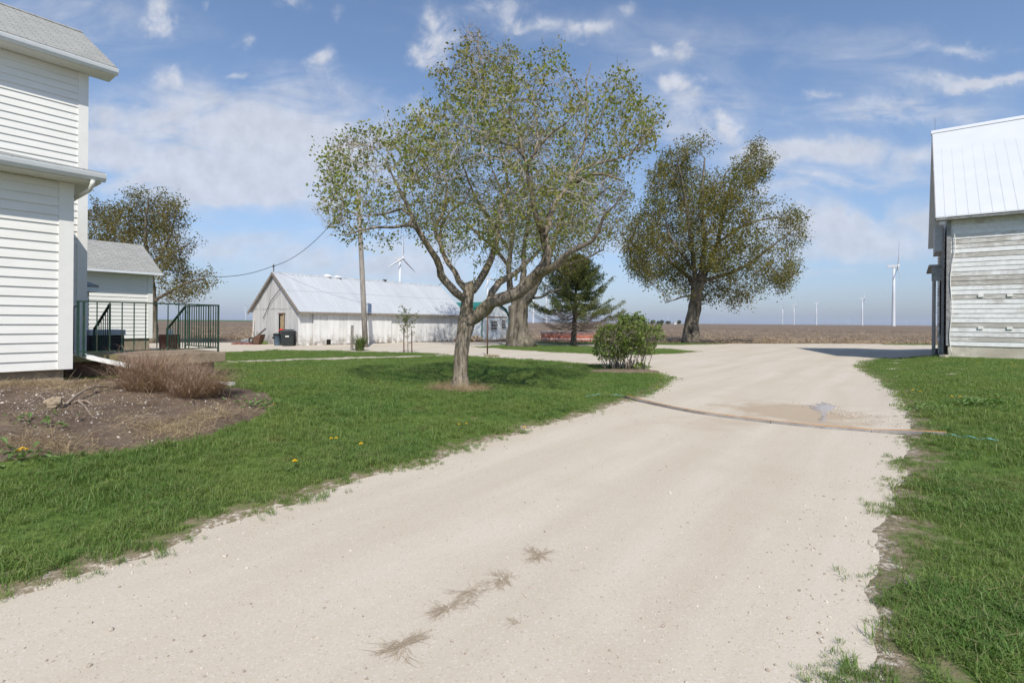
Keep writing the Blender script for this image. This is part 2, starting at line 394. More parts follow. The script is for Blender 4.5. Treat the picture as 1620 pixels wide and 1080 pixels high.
sheet('lawn', L5, .012, M_lawn, amp=.12, key=7)
B1 = px_poly([(-120,660),(-60,745),(0,735),(60,727),(150,722),(240,709),(330,690),(400,668),(436,642),(425,624),(372,613),(340,603)])
B1 = [(p.x, p.y) for p in B1]+[tuple(P(4.6, -11.95)[:2]), tuple(P(2.3, -12.1)[:2]), tuple(P(-3, -12.1)[:2])]
_, bed_ring = sheet('flower_bed', B1, .03, M_bed, amp=.12, key=8, grid=.35)
B2 = [(p.x+math.cos(a)*rx, p.y+math.sin(a)*ry) for p, rx, ry in ((gp(730, 615), .68, .5),) for a in np.linspace(0, 2*math.pi, 20, endpoint=False)]
M_mulch = mat('wood_mulch', speckle((0.34, 0.27, 0.185), .55, 22, bump=1.0), rough=.95)
_, ring_m = sheet('mulch_ring', B2, .03, M_mulch, amp=.22, key=9, grid=.2)
B3 = [(p.x+math.cos(a)*rx, p.y+math.sin(a)*ry) for p, rx, ry in ((gp(985, 587), 1.25, .7),) for a in np.linspace(0, 2*math.pi, 20, endpoint=False)]
_, ring_b = sheet('mulch_ring', B3, .03, mat('bare_soil', speckle((0.20, 0.15, 0.105), .45, 14, bump=1.0), rough=.95), amp=.12, key=10, grid=.3)
fp = px_poly([(356,571.5),(470,567.5),(600,564.2),(716,561.6),(716,563.2),(600,566.2),(470,570),(356,574.5)])
sheet('footpath', fp, .024, M_path, amp=.05, key=11)
wq = px_poly([(1274,641),(1298,636),(1317,638),(1326,644),(1320,651),(1310,658),(1312,666),(1300,670),(1288,667),(1296,658),(1290,651),(1279,647)])
M_water = mat('puddle_water', lambda g, b: {'Base Color': g.mix(g.noise(g.pos(), 4, 3), (0.40, 0.345, 0.30), (0.33, 0.28, 0.24))}, rough=.2, spec=.12)
sheet('puddle', wq, .014, M_water, amp=.035, key=12, grid=.2)
# ------------------------------------------------------------------ building materials
def siding_fn(g, b):
    p = g.pos(); f = g.noise(g.vm('MULTIPLY', p, (.6, .6, 3)), 3, 5, .6)
    return {'Base Color': g.mix(g.ramp(f, .3, .7), (0.75, 0.735, 0.68), (0.81, 0.795, 0.745))}
M_vinyl = mat('white_vinyl', siding_fn, rough=.5, spec=.3)
M_trim = mat('white_trim', speckle((0.78, 0.765, 0.715), .04, 5), rough=.45)
M_gutter = mat('gutter_metal', speckle((0.70, 0.72, 0.73), .06, 4), rough=.38, spec=.5)
M_soffit = mat('soffit', speckle((0.74, 0.72, 0.66), .05, 4), rough=.6)
M_conc = mat('old_concrete', speckle((0.28, 0.215, 0.15), .35, 5, bump=.5, dirt=((0.2, 0.165, 0.12), .7)), rough=.92)
M_fnd = mat('foundation', speckle((0.30, 0.245, 0.175), .25, 5, bump=.5, dirt=((0.16, 0.13, 0.1), .7)), rough=.92)
def shingle_fn(g, b):
    u, n, z = g.grid()
    v = g.xyz(u, g.m('MULTIPLY', z, 1.9), 0)
    bt = g.n('ShaderNodeTexBrick', {'Vector': v, 'Color1': (0.27, 0.27, 0.245, 1), 'Color2': (0.37, 0.37, 0.335, 1), 'Mortar': (0.12, 0.118, 0.11, 1),
             'Scale': 1.0, 'Mortar Size': 0.012, 'Brick Width': 0.30, 'Row Height': 0.14, 'Bias': 0.0}, offset=0.37)
    c = g.mix(g.ramp(g.noise(g.vm('MULTIPLY', v, (2.6, 7, 1)), 1.0, 4, .7), .3, .7, 0, .6), bt.outputs[0], (0.235, 0.235, 0.21))
    c = g.mix(g.ramp(g.noise(g.pos(), 60, 3, .8), .4, .6, 0, .35), c, (0.42, 0.41, 0.39))
    return {'Base Color': c, 'bump': (bt.outputs['Fac'], -0.7, 0.012)}
M_shingle = mat('grey_shingles', shingle_fn, rough=.9)
def barnwood_fn(g, b):
    u, n, z = g.grid(); brd = g.m('FLOOR', g.m('DIVIDE', g.m('SUBTRACT', z, BARN_Z0), BARN_E))
    r = g.sep(g.n('ShaderNodeTexWhiteNoise', {'Vector': g.xyz(brd, 3.0, 1.0)}, noise_dimensions='3D').outputs['Color'])
    al = g.m('ADD', n, u)
    f1 = g.noise(g.xyz(g.m('MULTIPLY', al, 0.45), g.m('MULTIPLY', brd, 3.7), 0), 1.0, 5, .7)
    f2 = g.noise(g.xyz(g.m('MULTIPLY', al, 3.0), g.m('MULTIPLY', z, 28), brd), 1.0, 5, .75)
    paint = g.m('ADD', g.m('ADD', g.m('MULTIPLY', f1, 1.5), g.m('MULTIPLY', f2, .95)), g.m('MULTIPLY', g.m('SUBTRACT', r[0], .5), .55))
    k = g.ramp(paint, 0.95, 1.27)
    k = g.m('MULTIPLY', k, 1.0, clamp=True)
    wood = g.mix(g.ramp(f2, .3, .7), (0.29, 0.265, 0.23), (0.50, 0.465, 0.41))
    white = g.mix(g.ramp(g.noise(g.pos(), 7, 4), .35, .7), (0.75, 0.745, 0.72), (0.64, 0.63, 0.61))
    return {'Base Color': g.mix(k, wood, white), 'bump': (f2, .35, .01)}
BARN_Z0, BARN_E = 0.78, 0.19
M_barn = mat('peeling_painted_boards', barnwood_fn, rough=.85)
M_barnfnd = mat('barn_foundation', speckle((0.52, 0.47, 0.38), .25, 3, bump=.6, dirt=((0.24, 0.2, 0.14), .8)), rough=.95)
M_whitemetal = mat('white_roof_metal', speckle((0.585, 0.597, 0.60), .04, 1.0), rough=.45, spec=.3)
M_rib = mat('grey_rib_metal', speckle((0.50, 0.515, 0.52), .1, 1.0), rough=.5)  # greyer than the sheets: seam lines plus weak rib shading put into the colour
M_greywood = mat('grey_weathered_wood', speckle((0.27, 0.265, 0.26), .4, 6, bump=.5), rough=.9)
M_darkwood = mat('dark_weathered_wood', speckle((0.10, 0.09, 0.08), .5, 6, bump=.5), rough=.9)
def shedboard_fn(lo, hi):
    def fn(g, b):
        u, n, z = g.grid(); al = g.m('ADD', u, g.m('MULTIPLY', n, 1.31)); brd = g.m('FLOOR', g.m('DIVIDE', al, .24))
        r = g.n('ShaderNodeTexWhiteNoise', {'Vector': g.xyz(brd, 1, 2)}).outputs['Value']
        f = g.noise(g.xyz(g.m('MULTIPLY', al, 9), g.m('MULTIPLY', z, 1.0), 0), 1.0, 6, .7)
        c = g.mix(g.ramp(g.m('ADD', f, g.m('MULTIPLY', r, .25)), .4, .85), hi, lo)
        foot = g.m('MULTIPLY', g.ramp(z, .75, .05), g.ramp(g.noise(g.xyz(g.m('MULTIPLY', al, 3), g.m('MULTIPLY', z, 2), 3), 1, 6, .7), .42, .62))
        c = g.mix(foot, c, (0.20, 0.155, 0.11))
        c = g.mix(g.ramp(g.noise(g.pos(), 2.5, 6, .75), .62, .7, 0, .6), c, (0.30, 0.28, 0.25))
        return {'Base Color': c, 'bump': (f, .3, .01)}
    return fn
M_shedwhite = mat('whitewashed_boards', shedboard_fn((0.66, 0.65, 0.62), (0.84, 0.835, 0.81)), rough=.88)
M_shedgrey = mat('grey_boards', shedboard_fn((0.44, 0.43, 0.41), (0.60, 0.59, 0.57)), rough=.9)  # gable boards, a greyer tone than the long wall
def shedroof_fn(g, b):
    u, n, z = g.grid()
    f = g.noise(g.xyz(g.m('MULTIPLY', u, 1.2), g.m('MULTIPLY', z, .35), 0), 1, 5, .65)
    c = g.mix(g.ramp(f, .3, .7), (0.49, 0.505, 0.52), (0.59, 0.605, 0.615))
    seam = g.m('ABSOLUTE', g.m('SUBTRACT', z, 3.55)); c = g.mix(g.ramp(seam, .035, .0, 0, .5), c, (0.25, 0.26, 0.27))
    return {'Base Color': c}
M_shedroof = mat('galvanised_roof', shedroof_fn, rough=.5, metal=.15, spec=.5)
M_black = mat('dark_opening', base=(0.012, 0.011, 0.010), rough=.9)
M_tan = mat('tan_door_wood', speckle((0.36, 0.27, 0.16), .3, 8), rough=.85)
M_greenm = mat('green_metal', speckle((0.02, 0.17, 0.125), .15, 2), rough=.4, spec=.45)
M_panel = mat('white_ribbed_panel', speckle((0.72, 0.765, 0.79), .05, 2), rough=.45)
M_glass = mat('window_glass', base=(0.02, 0.025, 0.03), rough=.06, spec=.6)
M_rail = mat('dark_green_iron', speckle((0.022, 0.055, 0.035), .4, 12, dirt=((0.09, 0.06, 0.04), .6)), rough=.55)
M_dark = mat('dark_plastic', speckle((0.022, 0.024, 0.026), .2, 6), rough=.5)

def clapboard(mb, A, B, out, z0, z1, e, lip):
    """overlapping boards: sloped face and a lip at the foot of each course"""
    A, B, out = Vector(A), Vector(B), Vector(out); z = z0
    if (B-A).cross(Vector((0, 0, 1))).dot(out) < 0: A, B = B, A
    A.z = B.z = 0
    while z < z1-1e-4:
        t = min(z+e, z1); k = (t-z)/e
        a0, b0 = A+out*lip+Vector((0,0,z)), B+out*lip+Vector((0,0,z))
        a1, b1 = A+out*lip*(1-k)+Vector((0,0,t)), B+out*lip*(1-k)+Vector((0,0,t))
        mb.face([a0, b0, b1, a1]); mb.face([A+Vector((0,0,z)), B+Vector((0,0,z)), b0, a0]); z = t
U3, N3, Z3 = Vector((*U2, 0)), Vector((*N2, 0)), Vector((0, 0, 1))

# ------------------------------------------------------------------ farmhouse
house = thing('farmhouse', 'white clapboard two-storey farmhouse with grey shingle roof and lower front addition', 'house', P(1, -14, .4))
bn, bu = -11.83, 2.52            # front and end of the low addition
mn, mu = -15.16, 3.49            # front and end of the two-storey block
EX = 0.158
def wall_piece(u0, u1, n0, n1, z0, z1, name, sides, e=EX, m=M_vinyl):
    mb = MB()
    mb.ubox(u0, u1-.0, n0, n1, z0, z1)
    for s in sides:
        if s == 'n': clapboard(mb, P(u0, n1+.004), P(u1, n1+.004), N3, z0, z1, e, .02)
        if s == 'u': clapboard(mb, P(u1+.004, n0), P(u1+.004, n1), U3, z0, z1, e, .02)
        if s == '-u': clapboard(mb, P(u0-.004, n0), P(u0-.004, n1), -U3, z0, z1, e, .02)
    return part(mb, 'wall', m, house)
def corner(u, n, z0, z1, par, wdt=.13):
    mb = MB(); mb.ubox(u-wdt, u+.034, n+.003, n+.036, z0, z1); mb.ubox(u+.003, u+.034, n-wdt, n+.003, z0, z1)
    return part(mb, 'corner_trim', M_trim, par)
w1 = wall_piece(-7, bu, mn+.02, bn, .714, 4.0, 'wall', 'nu'); corner(bu, bn, .71, 3.995, w1, .17)
w2 = wall_piece(-7, mu, -20.6, mn, .75, 7.25, 'wall', 'nu'); corner(mu, mn, .74, 7.245, w2, .15)
w3 = wall_piece(-2, 4.84, -24.6, -20.62, .75, 2.5, 'wall', 'nu')
mb = MB(); mb.ubox(-6.9, bu-.07, mn, bn-.07, -.2, .713); mb.ubox(-6.9, mu-.06, -20.5, mn-.06, -.2, .748); mb.ubox(-2, 4.78, -24.5, -20.68, -.2, .748)
part(mb, 'foundation', M_fnd, house)
# soffits, gutters, roofs
mb = MB(); mb.ubox(-7.4, mu+.44, mn+.036, mn+.44, 7.25, 7.27); mb.ubox(mu+.0361, mu+.44, mn-.05, mn+.036, 7.25, 7.27)
for k in range(24): mb.ubox(mu-.2-.3*k, mu-.17-.3*k, mn+.05, mn+.42, 7.242, 7.249)
part(mb, 'soffit', M_soffit, house)
mb = MB(); mb.ubox(-7.4, bu+.33, bn+.036, bn+.41, 4.0, 4.02); mb.ubox(bu+.036, bu+.33, mn+.05, bn+.036, 4.0, 4.02)
for k in range(24): mb.ubox(bu-.2-.3*k, bu-.17-.3*k, bn+.05, bn+.38, 3.992, 3.999)
part(mb, 'soffit', M_soffit, house)
def gutter(u0, u1, n, z):   # K-profile with a rolled lip
    mb = MB(); prof = [(0, 0), (.06, 0), (.10, .055), (.115, .115), (.115, .13), (.095, .13), (.09, .115), (0, .12)]
    mb.slab([P(u0, n+a, z+b) for a, b in prof], U3*(u1-u0)); part(mb, 'gutter', M_gutter, house)
gutter(-7.4, mu+.47, mn+.44, 7.262); gutter(-7.4, bu+.38, bn+.41, 4.03)
mb = MB(); mb.ubox(-7.4, mu+.44, mn+.405, mn+.438, 7.271, 7.39); mb.beam(P(mu+.43, mn+.40, 7.33), P(mu+.43, -17.6, 9.13), .03, .14, N3)
mb.ubox(-7.4, bu+.33, bn+.375, bn+.408, 4.021, 4.15); mb.ubox(bu+.30, bu+.335, mn+.05, bn+.37, 4.021, 4.14)
part(mb, 'fascia', M_trim, house)
e_n, e_u, rn = mn+.50, mu+.45, -17.6
mb = MB()
mb.slab([P(-7.4, e_n, 7.395), P(e_u, e_n, 7.395), P(e_u, rn, 9.21), P(-7.4, rn, 9.21)], (0, 0, .045))
mb.slab([P(-7.4, rn, 9.21), P(e_u, rn, 9.21), P(e_u, 2*rn-e_n, 7.395), P(-7.4, 2*rn-e_n, 7.395)], (0, 0, .045))
rf = part(mb, 'roof', M_shingle, house)
mb = MB()
for k in range(38):
    u = e_u-.3-k*.3
    for sg in (1, -1): mb.slab([P(u, rn, 9.262), P(u+.31, rn, 9.268), P(u+.31, rn+sg*.13, 9.19), P(u, rn+sg*.13, 9.184)], (0, 0, .012))
part(mb, 'ridge_cap', M_shingle, rf)
mb = MB(); mb.face([P(mu, mn+.0, 7.27), P(mu, -20.6, 7.27), P(mu, rn, 9.19)]); mb.ubox(mu-.4, mu-.02, -20.5, mn-.05, 7.2, 7.3)
clapboard(mb, P(mu+.003, -19.6), P(mu+.003, mn-.95), U3, 7.25, 7.9, EX, .02); part(mb, 'gable', M_vinyl, house)
# low hipped roof of the addition
za, zb2 = 4.155, 5.14; hu = bu+.37; hn = bn+.47; ru = hu-(hn-mn)*.9
mb = MB(); mb.slab([P(-7.4, hn, za), P(hu, hn, za), P(ru, mn+.03, zb2), P(-7.4, mn+.03, zb2)], (0, 0, .035))
mb.slab([P(hu, hn, za), P(hu, mn+.03, za), P(ru, mn+.03, zb2)], (0, 0, .035)); part(mb, 'roof', M_shingle, house)
# rear ell roof (seen past the corner)
mb = MB(); mb.slab([P(-2, -20.38, 2.6), P(5.05, -20.38, 2.6), P(4.5, -22.5, 3.15), P(-2, -22.5, 3.15)], (0, 0, .05)); mb.slab([P(-2, -24.8, 2.6), P(-2, -22.5, 3.15), P(4.5, -22.5, 3.15), P(5.05, -24.8, 2.6)], (0, 0, .05))
mb.slab([P(5.05, -20.38, 2.6), P(5.05, -24.8, 2.6), P(4.5, -22.5, 3.15)], (0, 0, .05)); part(mb, 'roof', M_shingle, house)
mb = MB(); mb.ubox(3.5, 5.04, -20.42, -20.385, 2.46, 2.595); mb.ubox(5.0, 5.04, -24.7, -20.43, 2.46, 2.595); mb.ubox(4.89, 4.99, -24.5, -20.5, 2.5, 2.515); part(mb, 'fascia', M_gutter, house)
# downspout with its long extension over the bed
zs = zf(*P(3, -11.5)[:2])
dsp = [P(bu+.20, bn+.46, 4.03), P(bu+.195, bn+.44, 3.95), P(bu+.18, bn+.34, 3.87), P(bu+.10, bn-.35, 3.78), P(bu+.065, bn-.85, 3.62), P(bu+.06, bn-.9, 3.5), P(bu+.06, bn-.9, 1.12), P(bu+.09, bn-.75, 1.02)]
mb = MB(); mb.tube(dsp, .036, 8); ds = part(mb, 'downspout', M_soffit, house, smooth=True)  # darker soffit colour carries the shade under the eave
ex = [P(bu+.09, bn-.75, 1.02), at(118, 558, 9.5), at(150, 567, 9.45), at(205, 579, 9.5), at(280, 592, 9.7), at(350, 606.5, 10.0), gp(368, 611, .05)]
mb = MB()
for a, b in zip(ex[:-1], ex[1:]): mb.beam(a, b+(b-a).normalized()*.02, .085, .065)
part(mb, 'extension', M_trim, ds)

# ------------------------------------------------------------------ porch and railing
pz = .91
porch = thing('porch', 'brown concrete porch slab with steps beside the farmhouse corner', 'porch', P(4, -12.7, .3))
mb = MB(); mb.ubox(3.36, 5.12, -13.9, -11.72, pz-.21, pz); part(mb, 'slab', M_conc, porch, bevel=.012)
mb = MB(); mb.ubox(bu+.1, 3.357, -13.9, -12.35, pz-.12, pz-.01); part(mb, 'landing', mat('mossy_concrete', speckle((0.27, 0.24, 0.11), .3, 5, bump=.5, dirt=((0.13, 0.11, 0.07), .7)), rough=.92), porch)
mb = MB(); mb.ubox(3.45, 4.98, -13.8, -11.95, -.1, pz-.212); mb.ubox(bu+.1, 3.45, -13.8, -12.6, -.1, pz-.125); part(mb, 'foundation', mat('red_brick_base', speckle((0.19, 0.115, 0.085), .35, 8, bump=.5), rough=.9), porch)
for k in range(3):
    mb = MB(); mb.ubox(3.6, 5.05, -14.2-.3*k, -13.9-.3*k, -.1, pz-.17*(k+1)); part(mb, 'step', M_conc, porch)
rail = thing('railing', 'dark green iron railing around the porch with a sloping stair handrail', 'railing', P(4, -12.7, pz))
zt = 1.915
def post(u, n, z0=pz, z1=zt, wd=.03):
    mb = MB(); mb.ubox(u-wd/2, u+wd/2, n-wd/2, n+wd/2, z0, z1); part(mb, 'post', M_rail, rail)
rn1, re = -11.86, 5.02
mb = MB(); mb.beam(P(2.62, rn1, zt), P(re, rn1, zt), .04, .025); mb.beam(P(2.62, rn1, pz+.09), P(re, rn1, pz+.09), .025, .02)
mb.beam(P(re, rn1, zt-.0), P(re, -13.6, zt), .04, .026); mb.beam(P(re, rn1, pz+.09), P(re, -13.6, pz+.09), .025, .021)
part(mb, 'top_rail', M_rail, rail)
for u in (2.64, 2.72, re): post(u, rn1)
post(re, -13.6); post(3.56, -13.6); post(re, -14.68, .4, 1.42); post(3.56, -14.68, .4, 1.42)
for un_ in (re, 3.56):
    mb = MB(); mb.beam(P(un_, -13.6, zt), P(un_, -14.7, 1.36), .045, .03); mb.beam(P(un_, -14.7, 1.375), P(un_, -14.72, 1.22), .04, .03)
    part(mb, 'handrail', M_rail, rail)
    for k in range(1, 7):
        n = -13.6-.15*k; top = zt-.5045*(-13.6-n)
        mb = MB(); mb.ubox(un_-.007, un_+.007, n-.007, n+.007, top-.9, top); part(mb, 'baluster', M_rail, rail)
for k in range(1, 12):
    u = 2.72+k*(re-2.72)/12; mb = MB(); mb.ubox(u-.008, u+.008, rn1-.008, rn1+.008, pz+.09, zt); part(mb, 'baluster', M_rail, rail)
for k in range(1, 14):
    n = rn1-k*(rn1+13.6)/14; mb = MB(); mb.ubox(re-.008, re+.008, n-.008, n+.008, pz+.09, zt); part(mb, 'baluster', M_rail, rail)
for k in range(1, 9):
    u = 2.62; n = rn1-k*.2; mb = MB(); mb.ubox(u-.008, u+.008, n-.008, n+.008, pz+.05, zt-.1); part(mb, 'baluster', M_rail, rail)
mb = MB(); mb.ubox(2.60, 2.64, -13.5, rn1-.03, zt-.1, zt-.08); part(mb, 'top_rail', M_rail, rail)
ac = thing('air_conditioner', 'dark boxy air conditioner with a pale top standing behind the porch railing', 'air conditioner', P(3.98, -15.75, .35))
mb = MB(); mb.ubox(3.65, 4.33, -16.1, -15.4, .35, 1.2); bd = part(mb, 'body', M_dark, ac, bevel=.02)
mb = MB()
for k in range(11): mb.ubox(3.66, 4.32, -15.399, -15.385, .42+k*.07, .45+k*.07)
part(mb, 'louvre', mat('dark_grille', base=(.045, .05, .052), rough=.5), ac)
mb = MB(); mb.ubox(3.63, 4.35, -16.12, -15.37, 1.201, 1.34); part(mb, 'top_cover', mat('grey_metal', speckle((.42, .44, .46), .1, 4), rough=.5), ac, bevel=.02)
bp = at(268, 541, 16.5)
pot = thing('planter', 'small reddish brown square planter with a blue tray seen through the porch railing', 'planter', (bp.x, bp.y, zf(bp.x, bp.y)))
mb = MB(); mb.box((bp.x, bp.y, zf(bp.x, bp.y)+.12), .5, .5, max(.3, bp.z+.12-zf(bp.x, bp.y)), .65, 1.08); part(mb, 'box', mat('red_clay', speckle((.25, .09, .06), .25, 6), rough=.8), pot)
mb = MB(); mb.box((bp.x, bp.y, zf(bp.x, bp.y)), .62, .62, .12, .65); part(mb, 'tray', mat('blue_plastic', base=(.05, .17, .42), rough=.5), pot)
mb = MB(); mb.box((bp.x+.02, bp.y, bp.z+.242), .12, .12, .16, .3, .8); part(mb, 'jar', mat('white_plastic', base=(.75, .75, .73), rough=.5), pot)

# ------------------------------------------------------------------ garage behind the house
gar = thing('garage', 'white sided garage with grey shingle roof behind the farmhouse', 'garage', P(5, -28.5, .2))
gn, gu = -26.2, 8.33
mb = MB(); mb.ubox(0, gu, -31.0, gn, .79, 3.53); clapboard(mb, P(0, gn+.004), P(gu, gn+.004), N3, .79, 3.53, EX, .022); clapboard(mb, P(gu+.004, -31), P(gu+.004, gn), U3, .79, 3.53, EX, .022)
mb.slab([P(gu-.1, gn-.05, 3.5), P(gu-.1, -30.95, 3.5), P(gu-.1, -28.6, 4.9)], U3*.09)
gw = part(mb, 'wall', M_vinyl, gar)
mb = MB(); mb.ubox(gu-.14, gu+.04, gn+.003, gn+.04, .78, 3.52); mb.ubox(gu+.003, gu+.04, gn-.14, gn+.003, .78, 3.52); part(mb, 'corner_trim', M_trim, gw)
mb = MB(); mb.ubox(0, gu-.05, -30.9, gn-.05, -.3, .788); part(mb, 'foundation', M_fnd, gar)
mb = MB(); mb.slab([P(-.2, gn+.42, 3.58), P(gu+.26, gn+.42, 3.58), P(gu+.26, -28.2, 4.98), P(-.2, -28.2, 4.98)], (0, 0, .05)); mb.slab([P(-.2, -28.2, 4.98), P(gu+.26, -28.2, 4.98), P(gu+.26, -31.2, 3.3), P(-.2, -31.2, 3.3)], (0, 0, .05)); part(mb, 'roof', M_shingle, gar)
mb = MB(); mb.ubox(-.2, gu+.26, gn+.425, gn+.53, 3.5, 3.6); part(mb, 'gutter', M_gutter, gar)
mb = MB(); mb.ubox(-.2, gu+.24, gn+.045, gn+.42, 3.535, 3.555); part(mb, 'soffit', M_soffit, gar)

# ------------------------------------------------------------------ barn on the right
bz = .3; BU, BN = 28.04, 1.22; W = 10.0; BL = 22.0
barn = thing('barn', 'tall barn with peeling white boards and a steep white metal roof', 'barn', P(33, 9, bz))
mb = MB(); mb.ubox(BU+.03, BU+W, BN+.03, BN+BL, bz-.5, BARN_Z0); part(mb, 'foundation', M_barnfnd, barn)
mb = MB(); mb.ubox(BU+.02, BU+W, BN+.02, BN+BL, BARN_Z0+.002, 6.1)
clapboard(mb, P(BU+.018, BN), P(BU+.018, BN+BL), -U3, BARN_Z0, 6.05, BARN_E, .02)
clapboard(mb, P(BU, BN+.018), P(BU+W, BN+.018), -N3, BARN_Z0, 6.05, BARN_E, .03)
mb.slab([P(BU+.05, BN+.02, 6.1), P(BU+W, BN+.02, 6.1), P(BU+W/2, BN+.02, 10.8)], N3*.3)
bw = part(mb, 'wall', M_barn, barn)
mb = MB(); mb.ubox(BU-.035, BU+.10, BN-.035, BN+.10, BARN_Z0, 5.95); part(mb, 'corner_trim', M_greywood, bw)
ez, rz_ = 6.02, 11.15; e0 = BU-.45; rm = BU+W/2
mb = MB()
for s in (0, 1):
    a = e0 if s == 0 else 2*rm-e0
    mb.slab([P(a, BN-.42, ez), P(a, BN+BL, ez), P(rm, BN+BL, rz_), P(rm, BN-.42, rz_)], (0, 0, .05))
rf = part(mb, 'roof', M_whitemetal, barn)
mb = MB(); nn = BN-.1; sl_ = Vector((*(P(rm, 0)-P(e0, 0))[:2], rz_-ez))
nrm = sl_.cross(N3).normalized(); nrm = nrm if nrm.z > 0 else -nrm
while nn < BN+BL:
    a = P(e0, nn, ez+.055); b = P(rm, nn, rz_+.04); mb.beam(a, b, .022, .009, nrm); nn += .36
part(mb, 'roof_rib', M_rib, rf)
mb = MB(); mb.slab([P(rm-.2, BN-.45, rz_-.10), P(rm, BN-.45, rz_+.10), P(rm+.2, BN-.45, rz_-.10), P(rm, BN-.45, rz_+.06)], N3*(BL+.4)); part(mb, 'ridge_cap', M_whitemetal, rf)
mb = MB(); mb.ubox(e0+.02, BU-.04, BN-.4, BN+BL, 5.93, 5.99); mb.beam(P(e0+.02, BN-.41, 5.96), P(rm, BN-.41, rz_-.05), .03, .2, nrm); part(mb, 'fascia', M_greywood, barn)
# gable-end gear: grey door sheets hung on a track with a hood, seen edge on
mb = MB(); mb.ubox(BU+.25, BU+2.6, BN-.16, BN-.10, .45, 5.7); part(mb, 'sliding_door', M_greywood, barn)
mb = MB(); mb.ubox(BU+.9, BU+3.6, BN-.40, BN-.34, .35, 4.1); part(mb, 'sliding_door', M_greywood, barn)
mb = MB(); mb.ubox(BU+.5, BU+4.5, BN-.60, BN-.09, 4.12, 4.2); mb.ubox(BU+.5, BU+.58, BN-.5, BN-.1, 3.5, 4.1); part(mb, 'track_hood', M_greywood, barn)
mb = MB(); mb.ubox(BU+.35, BU+2.6, BN-.40, BN-.12, 4.75, 5.85); part(mb, 'hood_panel', mat('grey_corrugated', speckle((.40, .41, .42), .15, 9), rough=.6), barn)
mb = MB(); mb.ubox(BU+.55, BU+.75, BN-.22, BN-.06, bz, bz+.9); mb.ubox(BU+1.2, BU+1.4, BN-.45, BN-.25, bz, bz+.3); part(mb, 'door_guide', M_greywood, barn)
mb = MB(); pts = []
for k in range(26):
    z = 5.55-k*(5.55-.4)/25; pts.append(P(BU-.06, BN+.14+.05*math.sin(k*.5)+.04*math.sin(k*.23+1), z))
mb.tube(pts, .018, 6); part(mb, 'cable', M_trim, barn, smooth=True)
for zz in (1.47, 2.76):
    for nn in (BN+.95, BN+1.8, BN+2.75, BN+3.9, BN+5.2):
        mb = MB(); mb.ubox(BU-.04, BU+.02, nn, nn+.16, zz, zz+.10); part(mb, 'vent_plug', M_trim, barn)
mb = MB(); mb.tube([P(rm, BN-.3, rz_+.08), P(rm, BN-.3, rz_+.7)], .006, 5); part(mb, 'lightning_rod', M_darkwood, barn)
mb = MB(); q = gp(1494, 565); mb.box((q.x, q.y, q.z-.02), .3, .2, .12, .4); single(mb, 'stone_block', M_barnfnd, 'pale squared stone block at the barn corner', 'stone block', q)

# ------------------------------------------------------------------ long machine shed
shed = thing('long_shed', 'long low white board shed with a pale metal roof', 'shed', P(25, -33.6, 0))
S0, S1, SN, SB = 17.8, 32.9, -30.7, -36.6; SE = 2.38; SR = 4.72; sm = (SN+SB)/2
def vboards(mb, A, B, out, z0, ztop, wdt=.24, seed=0):
    A, B, out = Vector(A), Vector(B), Vector(out); L = (B-A).length; t = (B-A)/L; k = 0; r = random.Random(seed); x = 0
    while x < L-.01:
        x2 = min(L, x+wdt-.012); d = r.uniform(.012, .03); a, b = A+t*x, A+t*x2; zb_ = z0-r.uniform(0, .06)
        za_, zc = ztop(x), ztop(x2)
        q = [a, b, b+out*d, a+out*d]
        mb.hexa([Vector((p.x, p.y, zb_)) for p in q]+[Vector((q[0].x, q[0].y, za_)), Vector((q[1].x, q[1].y, zc)), Vector((q[2].x, q[2].y, zc)), Vector((q[3].x, q[3].y, za_))])
        x += wdt
mb = MB(); mb.ubox(S0+.01, S1, SB, SN-.01, -.1, SE+.05); vboards(mb, P(S0, SN), P(S1, SN), N3, .03, lambda x: SE+.06, .24, 1); part(mb, 'wall', M_shedwhite, shed)
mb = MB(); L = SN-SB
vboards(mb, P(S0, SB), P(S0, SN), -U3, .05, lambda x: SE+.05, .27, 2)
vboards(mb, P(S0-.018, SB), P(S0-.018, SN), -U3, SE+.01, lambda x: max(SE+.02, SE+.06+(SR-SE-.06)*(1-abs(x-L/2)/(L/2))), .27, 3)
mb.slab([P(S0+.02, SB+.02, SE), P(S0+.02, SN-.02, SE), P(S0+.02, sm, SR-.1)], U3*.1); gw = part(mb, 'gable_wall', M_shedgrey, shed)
# door in the gable
dn = -33.05
mb = MB(); mb.ubox(S0-.047, S0-.035, dn, dn+.72, .05, 2.02); dr = part(mb, 'doorway', M_black, shed)
mb = MB(); mb.beam(P(S0-.1, dn+.70, .1), P(S0-.1, dn+.70, 1.98), .05, .05)
mb.hexa([P(S0-.06, dn+.30, .1), P(S0-.06, dn+.66, .1), P(S0-.10, dn+.66, .1), P(S0-.10, dn+.30, .1), P(S0-.06, dn+.30, 1.9), P(S0-.06, dn+.66, 1.9), P(S0-.10, dn+.66, 1.9), P(S0-.10, dn+.30, 1.9)]); part(mb, 'door', M_tan, shed)
mb = MB(); mb.ubox(S0-.06, S0-.034, dn-.05, dn+.80, 2.022, 2.09); part(mb, 'lintel', mat('rusty_wood', speckle((.24, .15, .10), .3, 8)), shed)
